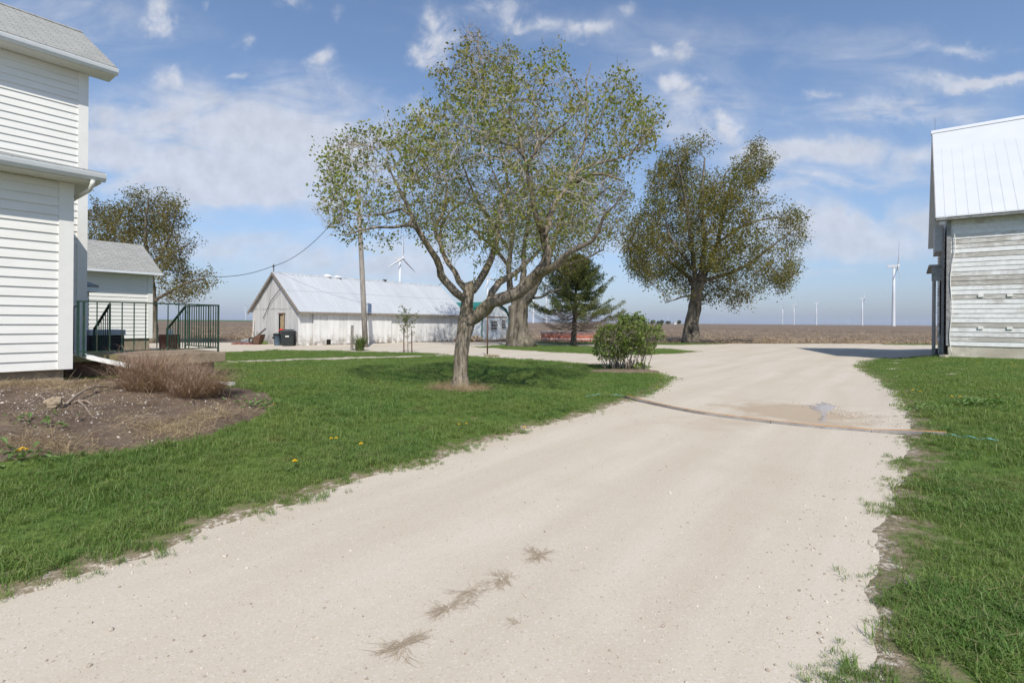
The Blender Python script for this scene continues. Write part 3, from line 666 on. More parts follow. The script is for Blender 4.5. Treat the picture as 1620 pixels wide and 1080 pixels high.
# sliding door leaf on the long wall
mb = MB(); vboards(mb, P(S0+.95, SN+.12), P(S0+7.3, SN+.12), N3, .06, lambda x: SE-.12, .25, 5); mb.ubox(S0+.95, S0+7.3, SN+.04, SN+.119, SE-.25, SE-.12); part(mb, 'sliding_door', M_shedwhite, shed)
mb = MB(); mb.ubox(S0+1.9, S0+2.2, SN+.04, SN+.165, .02, .36); part(mb, 'cat_hole', M_black, shed)
mb = MB()
ov, og = .38, .22
for s, na_ in ((1, SN+ov), (-1, SB-ov)):
    sl2 = (SR-SE)/(SN-sm); za_ = SR-sl2*(SN+ov-sm)
    mb.slab([P(S0-og, na_, za_+.06), P(S1+og, na_, za_+.06), P(S1+og, sm, SR+.06), P(S0-og, sm, SR+.06)], (0, 0, .04))
rf = part(mb, 'roof', M_shedroof, shed)
mb = MB(); u = S0-og+.05; nr2 = (P(0, SN+ov, za_)-P(0, sm, SR)).cross(U3).normalized(); nr2 = nr2 if nr2.z > 0 else -nr2
while u < S1+og:
    mb.beam(P(u, SN+ov, za_+.105), P(u, sm, SR+.105), .035, .022, nr2); u += .31
part(mb, 'roof_rib', M_shedroof, rf)
mb = MB()
for k in range(9):
    u0 = S0-og+k*1.72; mb.slab([P(u0, sm-.16, SR-.02), P(u0, sm, SR+.13+.01*(k % 3)), P(u0, sm+.16, SR-.02), P(u0, sm, SR+.09)], U3*1.70)
part(mb, 'ridge_cap', mat('dull_ridge_metal', speckle((.42, .44, .46), .25, 3), rough=.5), rf)
mb = MB()
mb.ubox(S0-og, S1+og, SN+ov-.03, SN+ov+.0, za_-.06, za_+.055)
for s in (1, -1): mb.beam(P(S0-og+.02, sm, SR-.0), P(S0-og+.02, sm+s*(SN+ov-sm), za_-.0), .05, .16, nr2)
part(mb, 'fascia', mat('brown_fascia', speckle((.25, .215, .175), .4, 8)), shed)
M_vent = mat('pale_vent', base=(.7, .7, .7), rough=.5)
for vu, vr, vs in ((3.9, .22, (1.4, 1, .7)), (4.7, .2, (1.8, 1, .5))):
    mb = MB(); mb.blob(P(S0+vu, sm, SR+.1), vr, vs, 3); part(mb, 'roof_vent', M_vent, rf)
mb = MB(); mb.ubox(S0+9.0, S0+9.2, sm-.12, sm+.12, SR+.1, SR+.24); part(mb, 'roof_vent', M_darkwood, rf); mb = MB(); mb.beam(P(S1, sm, SR+.1), P(S1+.35, sm, SR+.32), .04, .04); part(mb, 'loose_ridge_strip', M_darkwood, rf)
mb = MB(); mb.tube([P(S0-.1, sm, SR-.1), P(S0-.1, sm, SR+.62)], .035, 6); mb.beam(P(S0-.1, sm-.15, SR+.45), P(S0-.1, sm+.2, SR+.5), .05, .05); mst = part(mb, 'service_mast', M_darkwood, shed)
mb = MB(); mb.tube([P(S0-.16, sm+.9, SR-1.1), P(S0-.13, sm-.3, SR-1.85), P(S0-.10, sm-1.35, SR-3.0)], .022, 5); part(mb, 'diagonal_tube', M_darkwood, shed)  # thin dark tube slanting across the gable
mb = MB(); mb.ubox(S0+14.6, S0+14.7, SN+.04, SN+.10, .1, SE-.1); part(mb, 'corner_trim', M_shedwhite, shed); mb = MB(); mb.ubox(S0-.05, S0+.06, SN+.035, SN+.06, .1, SE); part(mb, 'corner_trim', M_shedwhite, shed)

# ------------------------------------------------------------------ green roofed garden shed
gs = thing('garden_shed', 'small white panelled shed with a green gambrel roof behind the big trees', 'shed', P(36, -31, 0))
A0, A1, FN, RN = 34.08, 37.9, -29.5, -34.6; mid = (A0+A1)/2
prof = [(A0, 0), (A1, 0), (A1, 2.0), (A1-.62, 2.75), (mid, 3.28), (A0+.62, 2.75), (A0, 2.0)]
mb = MB(); mb.slab([P(u, RN, z) for u, z in prof], N3*(FN-RN)); part(mb, 'wall', M_panel, gs)
mb = MB()
for k in range(15):
    u = A0+.13+k*.255
    if u < A0+2.55: mb.ubox(u, u+.025, FN+.003, FN+.02, .05, 2.0)
part(mb, 'panel_rib', M_panel, gs); mb = MB()
for k in range(19): mb.ubox(A0-.02, A0-.003, RN+.2+k*.255, RN+.225+k*.255, .05, 1.98)
part(mb, 'panel_rib', M_panel, gs)
mb = MB(); pr = [(A0-.12, 1.9), (A0+.58, 2.80), (mid, 3.36), (A1-.58, 2.80), (A1+.12, 1.9)]
for (u0, z0), (u1, z1) in zip(pr[:-1], pr[1:]): mb.slab([P(u0, FN+.12, z0), P(u1, FN+.12, z1), P(u1, RN-.1, z1), P(u0, RN-.1, z0)], (0, 0, .06))
part(mb, 'roof', M_greenm, gs)
mb = MB()
for (u0, z0), (u1, z1) in zip(pr[:-1], pr[1:]): mb.beam(P(u0, FN+.14, z0-.0), P(u1, FN+.14, z1-.0), .04, .13, N3)
mb.ubox(A0-.03, A0+.10, FN+.004, FN+.03, 0, 1.95); mb.ubox(A1-.08, A1+.03, FN+.004, FN+.03, 0, 1.95); part(mb, 'trim', M_greenm, gs)
mb = MB(); mb.ubox(A0+.3, A1-.35, FN+.021, FN+.05, 2.02, 2.10); part(mb, 'transom', mat('brown_transom', speckle((.25, .18, .12), .3, 8)), gs)
mb = MB(); mb.ubox(A0+1.25, A0+2.05, FN+.022, FN+.04, .92, 1.72); wn = part(mb, 'window', M_glass, gs)
mb = MB()
for k in range(4): mb.ubox(A0+1.22+k*.27, A0+1.26+k*.27, FN+.041, FN+.055, .9, 1.74)
for k in range(4): mb.ubox(A0+1.2, A0+2.1, FN+.056, FN+.066, .88+k*.275, .92+k*.275)
part(mb, 'frame', M_trim, wn)
mb = MB(); mb.ubox(A0+2.6, A0+3.4, FN+.022, FN+.05, .08, 1.95); dr = part(mb, 'door', M_trim, gs)
mb = MB(); mb.ubox(A0+2.72, A0+3.28, FN+.051, FN+.057, .98, 1.8); pn = part(mb, 'pane', M_glass, dr)
mb = MB()
for k in range(4): mb.ubox(A0+2.70+k*.19, A0+2.74+k*.19, FN+.058, FN+.068, .96, 1.82)
for k in range(4): mb.ubox(A0+2.7, A0+3.3, FN+.069, FN+.077, .96+k*.28, 1.0+k*.28)
part(mb, 'glazing_bar', M_trim, dr)
mb = MB(); mb.ubox(A0+2.5, A0+3.5, FN+.03, FN+.45, -.02, .06); part(mb, 'door_sill', mat('sill_wood', speckle((.3, .2, .13), .3, 6)), gs)
rp = gp(793, 538.5)
# ------------------------------------------------------------------ trees
def bark_fn(lo, hi, moss=None, sc_=9):
    def fn(g, b):
        p = g.obj(); v = g.vm('MULTIPLY', p, (1, 1, .22))
        f = g.noise(v, sc_, 6, .72, .6); c = g.mix(g.ramp(f, .35, .65), lo, hi)
        if moss: c = g.mix(g.ramp(g.noise(p, 1.3, 5, .65), .48, .66, 0, moss[1]), c, moss[0])
        return {'Base Color': c, 'bump': (g.noise(v, sc_*2.2, 6, .75), .95, .035)}
    return fn
def leaf_fn(cols, trans=.35):
    def fn(g, b):
        r = g.n('ShaderNodeNewGeometry').outputs['Random Per Island']
        big = g.noise(g.pos(), .55, 3, .6)
        c = g.mix(r, cols[0], cols[1]); c = g.mix(g.ramp(big, .42, .66, 0, .8), c, cols[2])
        b.inputs['Subsurface Weight'].default_value = 0
        nt = g.nt; out = nt.nodes['Material Output']
        tr = g.n('ShaderNodeBsdfTranslucent', {0: g.mix(1.0, c, (1.25, 1.3, .7), 'MULTIPLY')})
        mx = g.n('ShaderNodeMixShader', {0: trans, 1: b.outputs[0], 2: tr.outputs[0]})
        nt.links.new(mx.outputs[0], out.inputs[0])
        return {'Base Color': c}
    return fn
M_bark1 = mat('maple_bark', bark_fn((0.085, 0.07, 0.055), (0.42, 0.35, 0.27), ((0.22, 0.175, 0.065), .65), 16), rough=.95, spec=.1)
M_bark2 = mat('old_bark', bark_fn((0.035, 0.03, 0.025), (0.27, 0.23, 0.18), ((0.16, 0.14, 0.075), .4), 3.2), rough=.95, spec=.1)
M_twig = mat('grey_twigs', speckle((0.36, 0.31, 0.27), .25, 3), rough=.9)
M_twig2 = mat('brown_twigs', speckle((0.17, 0.14, 0.11), .25, 3), rough=.9)
M_leaf1 = mat('maple_leaves', leaf_fn([(0.155, 0.215, 0.042), (0.28, 0.30, 0.07), (0.25, 0.20, 0.065)], .32), rough=.55, spec=.25)
M_leaf2 = mat('olive_leaves', leaf_fn([(0.115, 0.130, 0.030), (0.20, 0.19, 0.046), (0.225, 0.17, 0.045)], .35), rough=.6, spec=.2)
M_leaf3 = mat('brown_olive_leaves', leaf_fn([(0.125, 0.125, 0.036), (0.195, 0.17, 0.052), (0.19, 0.145, 0.045)], .35), rough=.6, spec=.2)
M_lilac = mat('lilac_leaves', leaf_fn([(0.10, 0.16, 0.028), (0.21, 0.28, 0.06), (0.17, 0.18, 0.055)], .35), rough=.5, spec=.3)

def leaves_mesh(P0, size, droop=.3, aspect=.62, seed=1):
    """N leaf blades, each two triangles folded along the midrib"""
    r = np.random.default_rng(seed); N = len(P0); P0 = np.asarray(P0)
    a = r.normal(size=(N, 3)); a[:, 2] -= droop; a /= np.linalg.norm(a, axis=1)[:, None]
    b = r.normal(size=(N, 3)); b -= a*(a*b).sum(1)[:, None]; b /= np.linalg.norm(b, axis=1)[:, None]
    c = np.cross(a, b); s = size*r.uniform(.55, 1.25, N)[:, None]
    v = np.stack([P0, P0+a*s*.45+b*s*aspect*.5+c*s*.12, P0+a*s, P0+a*s*.45-b*s*aspect*.5+c*s*.12], 1).reshape(-1, 3)
    i = np.arange(N)[:, None]*4
    f = np.concatenate([i+np.array([[0, 1, 2]]), i+np.array([[0, 2, 3]])], 1).reshape(-1, 3)
    return v, f

def grow(limbs, attr, step, di, dk, iters=90):
    """traced limbs -> nodes, then twigs colonise the crown volume"""
    pos, par, rad = [], [], []
    for pts, rads, parent_pt in limbs:
        start = None
        if parent_pt is not None and pos:
            start = min(range(len(pos)), key=lambda i: (pos[i]-Vector(pts[0])).length)
        prev = start
        for k in range(len(pts)-1):
            a, b = Vector(pts[k]), Vector(pts[k+1]); n = max(1, int(round((b-a).length/step)))
            for j in range(n if k < len(pts)-2 else n+1):
                t = j/n; p = a.lerp(b, t)
                if prev is not None and (p-pos[prev]).length < step*.35: 
                    continue
                w_ = 0.035*step/0.25
                p = p+Vector((noise.noise(p*2.1), noise.noise(p*2.1+Vector((9, 0, 0))), noise.noise(p*2.1+Vector((0, 9, 0)))))*w_
                pos.append(p); par.append(-1 if prev is None else prev); rad.append(rads[k]*(1-t)+rads[k+1]*t); prev = len(pos)-1
    nsk = len(pos); alive = np.ones(len(attr), bool); A = [Vector(a) for a in attr]
    kd = None; child_dir = {}
    for it in range(iters):
        kd = kdtree.KDTree(len(pos))
        for i, p in enumerate(pos): kd.insert(p, i)
        kd.balance(); acc = {}
        for i in np.nonzero(alive)[0]:
            p, j, d = kd.find(A[i])
            if d < dk: alive[i] = False; continue
            if d < di:
                v = (A[i]-p)/d; acc[j] = acc.get(j, Vector((0, 0, 0)))+v
        if not acc: break
        grew = False
        for j, v in acc.items():
            if v.length < 1e-3: continue
            v.normalize(); v = (v+Vector((random.gauss(0, .18), random.gauss(0, .18), random.gauss(.05, .18)))).normalized()
            key = (j, round(v.x, 1), round(v.y, 1), round(v.z, 1))
            if key in child_dir: continue
            child_dir[key] = 1
            pos.append(pos[j]+v*step); par.append(j); rad.append(0.0); grew = True
        if not grew or len(pos) > 60000: break
    return pos, par, rad, nsk
def tree_mesh(pos, par, rad, nsk, rtip, expo=2.3, sides=(10, 6, 4, 3), wob=.2, thr=.02):
    n = len(pos); ch = [[] for _ in range(n)]
    for i in range(n):
        if par[i] >= 0: ch[par[i]].append(i)
    r = [0.0]*n; order = list(range(n))
    # children always come after their parents, so walk backwards
    for i in reversed(order):
        s = sum(r[c]**expo for c in ch[i]); p_ = max(rtip, s**(1/expo))
        if i < nsk: r[i] = rad[i] if rad[i] > 0 else p_
        else: r[i] = p_
    for i in range(nsk, n):
        if par[i] >= 0: r[i] = min(r[i], r[par[i]]*.8 if par[i] < nsk else r[par[i]])
    mb = MB(); tm = MB(); started = [i for i in range(n) if par[i] < 0]
    stack = [(i, None) for i in started]; 
    while stack:
        i, p0 = stack.pop(); chain = [] if p0 is None else [p0]; rr = [] if p0 is None else [min(r[p0], r[i]*1.25)]
        while True:
            chain.append(i); rr.append(r[i]); cc = ch[i]
            if not cc: break
            cc = sorted(cc, key=lambda c: -r[c]); 
            for c in cc[1:]: stack.append((c, i))
            i = cc[0]
        if len(chain) > 1:
            m_ = max(rr); sd = 26 if m_ > .3 else 16 if m_ > .1 else sides[0] if m_ > .06 else sides[1] if m_ > .025 else sides[2] if m_ > .011 else sides[3]
            (mb if m_ > thr else tm).tube([pos[k] for k in chain], rr, sd, caps=m_ > .03, wob=wob if m_ > .05 else 0)
    tips = [i for i in range(nsk, n) if not ch[i]]; thin = [i for i in range(nsk, n) if r[i] < rtip*2.6]
    return mb, tm, r, tips, thin
def twigs(mb, pos, par, r, thin, tips, n_per, length, rt, seed):
    rr = random.Random(seed); ends = []
    for i in thin:
        if par[i] < 0: continue
        d0 = (pos[i]-pos[par[i]]).normalized(); k = int(n_per)+(1 if rr.random() < n_per-int(n_per) else 0)
        for _ in range(k):
            d = (d0*.6+Vector((rr.gauss(0, .6), rr.gauss(0, .6), rr.gauss(.15, .5)))).normalized(); l = length*rr.uniform(.4, 1.2)
            m_ = pos[i]+d*l*.5+Vector((rr.gauss(0, .06), rr.gauss(0, .06), rr.gauss(0, .06)))*l; e = pos[i]+d*l+Vector((0, 0, .1*l))
            mb.tube([pos[i], m_, e], [min(r[i], rt*1.3), rt, rt*.6], 3, caps=False); ends.append((pos[i], m_, e))
    return ends
def crown_points(poly, Y, num, tmax, dm, seed, ybias=0.0, clump=.62, gapv=-.10):
    r = np.random.default_rng(seed); xs = [p[0] for p in poly]; ys = [p[1] for p in poly]; f = inside(poly); out = []
    seg = [(np.array(poly[i], float), np.array(poly[(i+1) % len(poly)], float)) for i in range(len(poly))]
    mpp = Y/F
    while len(out) < num:
        x, y = r.uniform(min(xs), max(xs), 400), r.uniform(min(ys), max(ys), 400); k = f(x, y)
        for a, b in zip(x[k], y[k]):
            q = np.array([a, b]); dmin = 1e9
            for s0, s1 in seg:
                d = s1-s0; t = np.clip(np.dot(q-s0, d)/max(1e-9, np.dot(d, d)), 0, 1); dmin = min(dmin, np.linalg.norm(q-s0-d*t))
            t = min(1.0, dmin*mpp/dm); h = tmax*math.sqrt(max(0.0, 1-(1-t)**2))
            dy = r.uniform(-1, 1)*h+ybias
            p = at(a, b, Y)
            q3 = Vector((p.x, Y+dy, p.z))*(clump/mpp/F*12 if clump else 0)
            if clump and noise.noise(q3+Vector((seed, 0, 0)))+.5*noise.noise(q3*2.3) < gapv: continue
            # same real place scaled to its own depth so the crown keeps its outline in metres
            pp = at(a, b, Y+dy); out.append(Vector((p.x*.25+pp.x*.75, Y+dy, p.z*.25+pp.z*.75)))
            if len(out) >= num: break
    return out
def build_tree(name, label, base, Y, limbs_px, poly, n_attr, tmax, dm, step, di, dk, rtip, bark, leafmat, leaf, seed, LIMB=1.0, tw=1.0, leafy=.8, gapv=-.1, lthr=-.27, group=None, per_tip=5, spread=.12, along=.25, droop=.3):
    k_ = Y/F; limbs = []
    for L in limbs_px:
        pts, rads, first = [], [], L.get('root') is None
        n = len(L['p'])
        for i, (x, y, r_) in enumerate(L['p']):
            d0, d1 = L.get('d', (0, 0)); t = i/max(1, n-1)
            pts.append(at(x, y, Y+d0+(d1-d0)*t)); rads.append(r_*k_*(1.0 if L.get('root') else LIMB))
        limbs.append((pts, rads, None if L.get('root') else True))
    limbs[0][0][0].z = zf(base.x, base.y)-.08
    attr = crown_points(poly, Y, n_attr, tmax, dm, seed, gapv=gapv)
    pos, par, rad, nsk = grow(limbs, attr, step, di, dk)
    mb, tm, r, tips, thin = tree_mesh(pos, par, rad, nsk, rtip, thr=rtip*4)
    ends = twigs(tm, pos, par, r, thin, tips, tw, step*2.0, rtip*.9, seed+1)
    t = thing(name, label, 'tree', base, group)
    part(mb, 'trunk', bark, t, smooth=True); part(tm, 'twigs', M_twig if bark is M_bark1 else M_twig2, t)
    lp = []; rr = random.Random(seed)
    for i in tips:
        for _ in range(per_tip): lp.append(pos[i]+Vector((rr.gauss(0, spread), rr.gauss(0, spread), rr.gauss(0, spread))))
    for i in thin:
        if rr.random() < along: lp.append(pos[i]+Vector((rr.gauss(0, spread*.7), rr.gauss(0, spread*.7), rr.gauss(0, spread*.7))))
    for a_, m_, e_ in ends:
        if rr.random() < leafy:
            for _ in range(per_tip-1 if rr.random() < .6 else 2): lp.append(e_+Vector((rr.gauss(0, spread), rr.gauss(0, spread), rr.gauss(0, spread))))
            if rr.random() < .5: lp.append(m_+Vector((rr.gauss(0, spread*.5), rr.gauss(0, spread*.5), rr.gauss(0, spread*.5))))
    k3 = 10.0/Y
    lp = [p for p in lp if noise.noise(p*k3*.9+Vector((seed, 3, 1)))+.5*noise.noise(p*k3*2.4) > lthr]
    v, f = leaves_mesh([tuple(p) for p in lp], leaf, droop, seed=seed)
    o = mesh_obj('crown', v, f, leafmat, t)
    print(name, 'nodes', len(pos), 'tips', len(tips), 'leaves', len(lp))
    return t

b1 = gp(728, 615)
main_limbs = [
 dict(root=1, p=[(725,618,19),(727,609,14.5),(728,592,11.5),(730,560,10.8),(733,535,12),(737,515,14),(738,500,11),(738,480,9.5),(741,462,9),(742,451,7.5)], d=(0, 0)),
 dict(p=[(735,474,7),(731,470,6.5),(721,462,6),(710,451,6),(697,435,6),(695,423,5.5),(690,410,5),(684,400,4.7),(673,382,4.4),(661,363,4),(652,341,3.3),(642,320,2.6),(632,300,2),(622,280,1.3),(610,255,.9)], d=(0, -1.3)),
 dict(p=[(661,363,2.6),(650,355,2.2),(622,360,1.9),(598,360,1.6),(569,364,1.3),(545,372,.8)], d=(-1.1, -2.0)),
 dict(p=[(652,341,2.4),(634,331,2),(608,338,1.5),(581,342,1.1),(550,335,.7)], d=(-1.2, -.2)),
 dict(p=[(737,458,5.5),(731,452,5.2),(725,445,4.8),(719,430,4.5),(710,417,4.2),(704,406,4),(696,384,3.6),(688,365,3),(694,350,2.8),(700,339,2.6),(704,320,2.2),(708,295,1.7),(700,265,1.2),(690,235,.9)], d=(0, 1.6)),
 dict(p=[(696,384,2.8),(698,357,2.4),(712,335,2),(735,318,1.5),(748,290,1)], d=(1.0, 2.4)),
 dict(p=[(744,458,6.5),(749,459,6.3),(759,445,6.2),(770,425,5.8),(778,408,5.5),(783,392,5),(789,362,4.3),(792,335,3.8),(797,315,3.2),(804,300,2.6),(800,265,2),(790,235,1.5),(780,200,1)], d=(0, 2.2)),
 dict(p=[(789,362,3.2),(775,345,2.6),(757,320,2),(740,285,1.5),(728,250,1),(722,215,.8)], d=(1.5, -.3)),
 dict(p=[(737,512,10),(752,502,10),(767,489,10.5),(778,477,10),(800,470,9.5),(821,462,9.6),(838,447,9.6),(853,434,9.4),(863,421,8.4),(865,400,6.8),(861,376,6),(858,364,5.6)], d=(0, -1.2)),
 dict(p=[(858,364,4.6),(852,353,4.2),(845,331,3.8),(840,300,3.5),(833,269,3.1),(836,257,2.6),(844,247,2.4),(856,227,2),(876,209,1.5),(895,195,1.1),(915,170,.8)], d=(-1.2, -2.4)),
 dict(p=[(835,262,2.6),(829,249,2.4),(822,218,2.1),(805,180,1.8),(791,161,1.6),(773,128,1.3),(763,100,1.1),(756,77,.9),(757,50,.6)], d=(-1.5, -1.0)),
 dict(p=[(844,247,1.9),(850,225,1.6),(850,199,1.4),(845,157,1.1),(830,125,.8),(815,90,.6)], d=(-1.7, .6)),
 dict(p=[(829,249,1.6),(815,231,1.3),(790,226,1),(760,215,.8),(725,190,.6)], d=(-1.6, -3.0)),
 dict(p=[(860,372,5),(867,358,4.8),(869,344,4.4),(878,322,4),(891,307,3.6),(902,287,3.3),(907,278,2.8),(920,269,2.4),(938,260,2.1),(971,253,1.7),(996,244,1.3),(1022,215,.9),(1045,185,.6)], d=(-1.2, -.4)),
 dict(p=[(902,287,2.6),(911,289,2.3),(929,278,2),(955,276,1.5),(985,285,1)], d=(-.8, -2.2)),
 dict(p=[(902,287,2.4),(904,269,2.2),(920,242,2),(927,218,1.8),(927,193,1.6),(930,171,1.4),(927,130,1),(935,100,.7)], d=(-.8, 1.4)),
 dict(p=[(927,218,1.5),(945,195,1.3),(960,165,1.1),(975,130,.9),(985,100,.6)], d=(0, .8)),
 dict(p=[(930,171,1.2),(915,145,1),(900,115,.8),(890,90,.6)], d=(1, 2.4)),
 dict(p=[(853,432,6),(866,428,5.6),(881,421,5.2),(891,408,4.8),(902,399,4.2),(920,389,3.5),(938,381,2.6),(950,360,2),(957,340,1.6),(973,324,1.1),(990,300,.7)], d=(-1.0, -2.8)),
 dict(p=[(774,480,6.2),(778,462,5.8),(789,447,5.5),(802,440,5),(815,432,4.3),(830,420,3.4),(845,405,2.6),(870,375,1.8),(900,350,1.2)], d=(-.3, 2.6)),
]
main_poly = [(498,350),(503,300),(512,240),(528,208),(548,188),(575,200),(592,190),(615,196),(648,188),(672,158),(682,150),(680,108),(700,92),(726,100),(730,48),(748,36),(765,52),(775,85),(800,62),(822,88),(852,92),(880,74),(902,100),(930,72),(945,95),(975,78),(1000,85),(1000,125),(1018,150),(1064,168),(1052,200),(1030,240),(1008,262),(1004,300),(990,345),(965,375),(930,385),(905,372),(870,390),(820,398),(790,405),(755,385),(720,392),(690,375),(668,385),(640,378),(610,384),(585,372),(548,388),(520,362)]
build_tree('maple_tree', 'large spreading maple with sparse young leaves and a forked trunk on the front lawn', b1, b1.y, main_limbs, main_poly, 9500, 3.9, 3.0, .15, 1.6, .20, .0036, M_bark1, M_leaf1, 0.080, 3, per_tip=7, spread=.055, along=.45, tw=1.0, leafy=.72, gapv=.02, lthr=-.20)

b2 = gp(822, 547.5)
limbs2 = [
 dict(root=1, p=[(823,550,27),(822,541,22),(820,532,18.5),(820,515,15),(820,500,14.5),(820,485,15.5),(820,474,13)]),
 dict(p=[(812,474,10),(808,462,9),(806,450,7.5),(805,421,6.5),(808,400,5.5),(812,360,4.5),(800,320,3.4),(780,270,2)], d=(0, -1)),
 dict(p=[(820,472,10),(826,455,9),(829,430,7.5),(828,400,6),(836,350,5),(842,300,3.8),(838,240,2)], d=(0, 1.5)),
 dict(p=[(828,480,13),(838,468,11),(847,452,9),(858,430,8),(870,405,6.5),(884,360,5),(900,310,3.5),(915,265,2)], d=(0, -1.5)),
 dict(p=[(842,472,3.5),(855,471,3),(865,464,2.6),(885,457,2)], d=(0, -1)),
 dict(p=[(884,360,4),(910,340,3),(945,310,2),(970,290,1.4)], d=(-1, -3)),
 dict(p=[(805,421,5),(785,395,4),(755,370,3),(725,340,2)], d=(0, -3)),
 dict(p=[(808,400,4.5),(775,350,3.5),(750,310,2.5),(735,270,1.6)], d=(0, 3)),
 dict(p=[(858,430,5),(890,420,4),(925,410,3),(955,395,2)], d=(-1, 2)),
]
poly2 = [(672,345),(690,300),(715,255),(755,220),(800,198),(850,192),(905,210),(955,240),(992,275),(1000,330),(978,395),(940,428),(900,440),(868,432),(845,410),(800,425),(775,436),(735,430),(695,400)]
build_tree('old_tree', 'huge old tree with a thick flared trunk standing between the garden shed and the spruce', b2, b2.y, limbs2, poly2, 4500, 5.5, 5, .36, 3.2, .46, .0075, M_bark2, M_leaf2, .135, 5, per_tip=14, spread=.2, along=.6, LIMB=.62)

b3 = gp(1093, 541.5)
limbs3 = [
 dict(root=1, p=[(1093,543,17),(1093,535,13.5),(1094,518,11),(1097,498,9.5),(1101,471,9),(1105,448,9)]),
 dict(p=[(1102,455,7),(1098,430,6.2),(1094,383,5),(1088,341,4),(1080,290,2.5),(1072,255,1.4)], d=(0, -1)),
 dict(p=[(1105,450,8),(1111,425,7),(1115,390,6),(1111,348,5),(1111,298,3.6),(1115,250,1.8)], d=(0, 1)),
 dict(p=[(1108,448,7.5),(1122,418,6.3),(1136,383,5.3),(1145,334,4.2),(1157,288,3),(1175,262,2.2),(1195,235,1.3)], d=(0, -1.5)),
 dict(p=[(1104,452,6),(1118,443,5),(1150,434,4.5),(1185,418,3.6),(1220,390,2.6),(1249,369,1.4)], d=(0, -2.5)),
 dict(p=[(1100,458,6),(1090,439,5),(1073,425,4.3),(1048,400,3.2),(1023,376,1.8)], d=(0, 1.5)),
 dict(p=[(1100,466,3),(1085,468,2.4),(1068,474,1.6),(1052,479,.9)], d=(0, -2)),
 dict(p=[(1111,348,3.6),(1135,310,2.6),(1150,270,1.6)], d=(0, 3)),
 dict(p=[(1098,430,4),(1060,375,3),(1045,320,2),(1050,280,1.2)], d=(-.5, 3)),
 dict(p=[(1136,383,4),(1180,355,3),(1215,345,2),(1250,345,1.2)], d=(-1, 2)),
]
poly3 = [(985,402),(990,362),(1018,322),(1030,282),(1048,250),(1078,234),(1100,222),(1124,222),(1140,246),(1168,242),(1188,222),(1208,214),(1224,256),(1212,290),(1206,318),(1238,326),(1265,340),(1274,352),(1266,402),(1260,432),(1238,464),(1216,448),(1188,468),(1160,486),(1138,470),(1122,482),(1085,486),(1050,478),(1018,448),(996,430)]
build_tree('field_tree', 'big rounded olive leafed tree at the field edge with a hollow in its trunk', b3, b3.y, limbs3, poly3, 6500, 6.0, 5, .38, 3.2, .46, .0085, M_bark2, M_leaf2, .17, 8, per_tip=26, spread=.25, along=.8, LIMB=.62, tw=1.0, lthr=-.42)
mb = MB(); h = at(1094, 526, b3.y-.62); mb.blob(h, .2, (.75, .25, 1.6), 2)
hol = [o for o in COL.objects if o.name == 'field_tree'][0]; part(mb, 'hollow', M_black, hol, smooth=True)

b4 = at(241, 545, 35.0); b4.z = 0
limbs4 = [
 dict(root=1, p=[(241,546,9),(241,520,7.5),(240,470,6.5),(237,440,6),(235,415,5.5)]),
 dict(p=[(235,415,5),(233,398,4.5),(230,384,3.8),(231,341,2.4),(235,318,1.2)], d=(0, -1)),
 dict(p=[(236,425,4.5),(248,411,4),(256,400,3.3),(272,370,2.2),(278,335,1.2)], d=(0, 1)),
 dict(p=[(235,415,4),(215,395,3.5),(207,380,2.8),(203,345,1.6)], d=(0, 1.5)),
 dict(p=[(241,482,4.5),(250,472,4.2),(278,456,3.5),(300,446,2.5),(325,440,1.3)], d=(0, -2)),
 dict(p=[(215,395,3),(185,375,2.4),(155,350,1.4),(140,335,.9)], d=(0, -1)),
 dict(p=[(248,411,3),(275,400,2.3),(300,385,1.3)], d=(0, -2)),
]
poly4 = [(135,392),(133,345),(138,328),(155,326),(180,338),(192,325),(205,310),(217,301),(237,313),(265,318),(272,314),(286,325),(282,345),(299,340),(292,365),(316,376),(310,400),(290,408),(304,424),(285,432),(342,428),(335,455),(322,470),(290,482),(262,486),(255,450),(240,440),(215,410),(180,395)]
build_tree('back_tree', 'windswept brownish tree rising behind the garage roof', b4, 35.0, limbs4, poly4, 3600, 3.4, 3, .32, 3.0, .4, .007, M_bark2, M_leaf3, .145, 13, per_tip=25, spread=.2, along=.6, LIMB=.62)

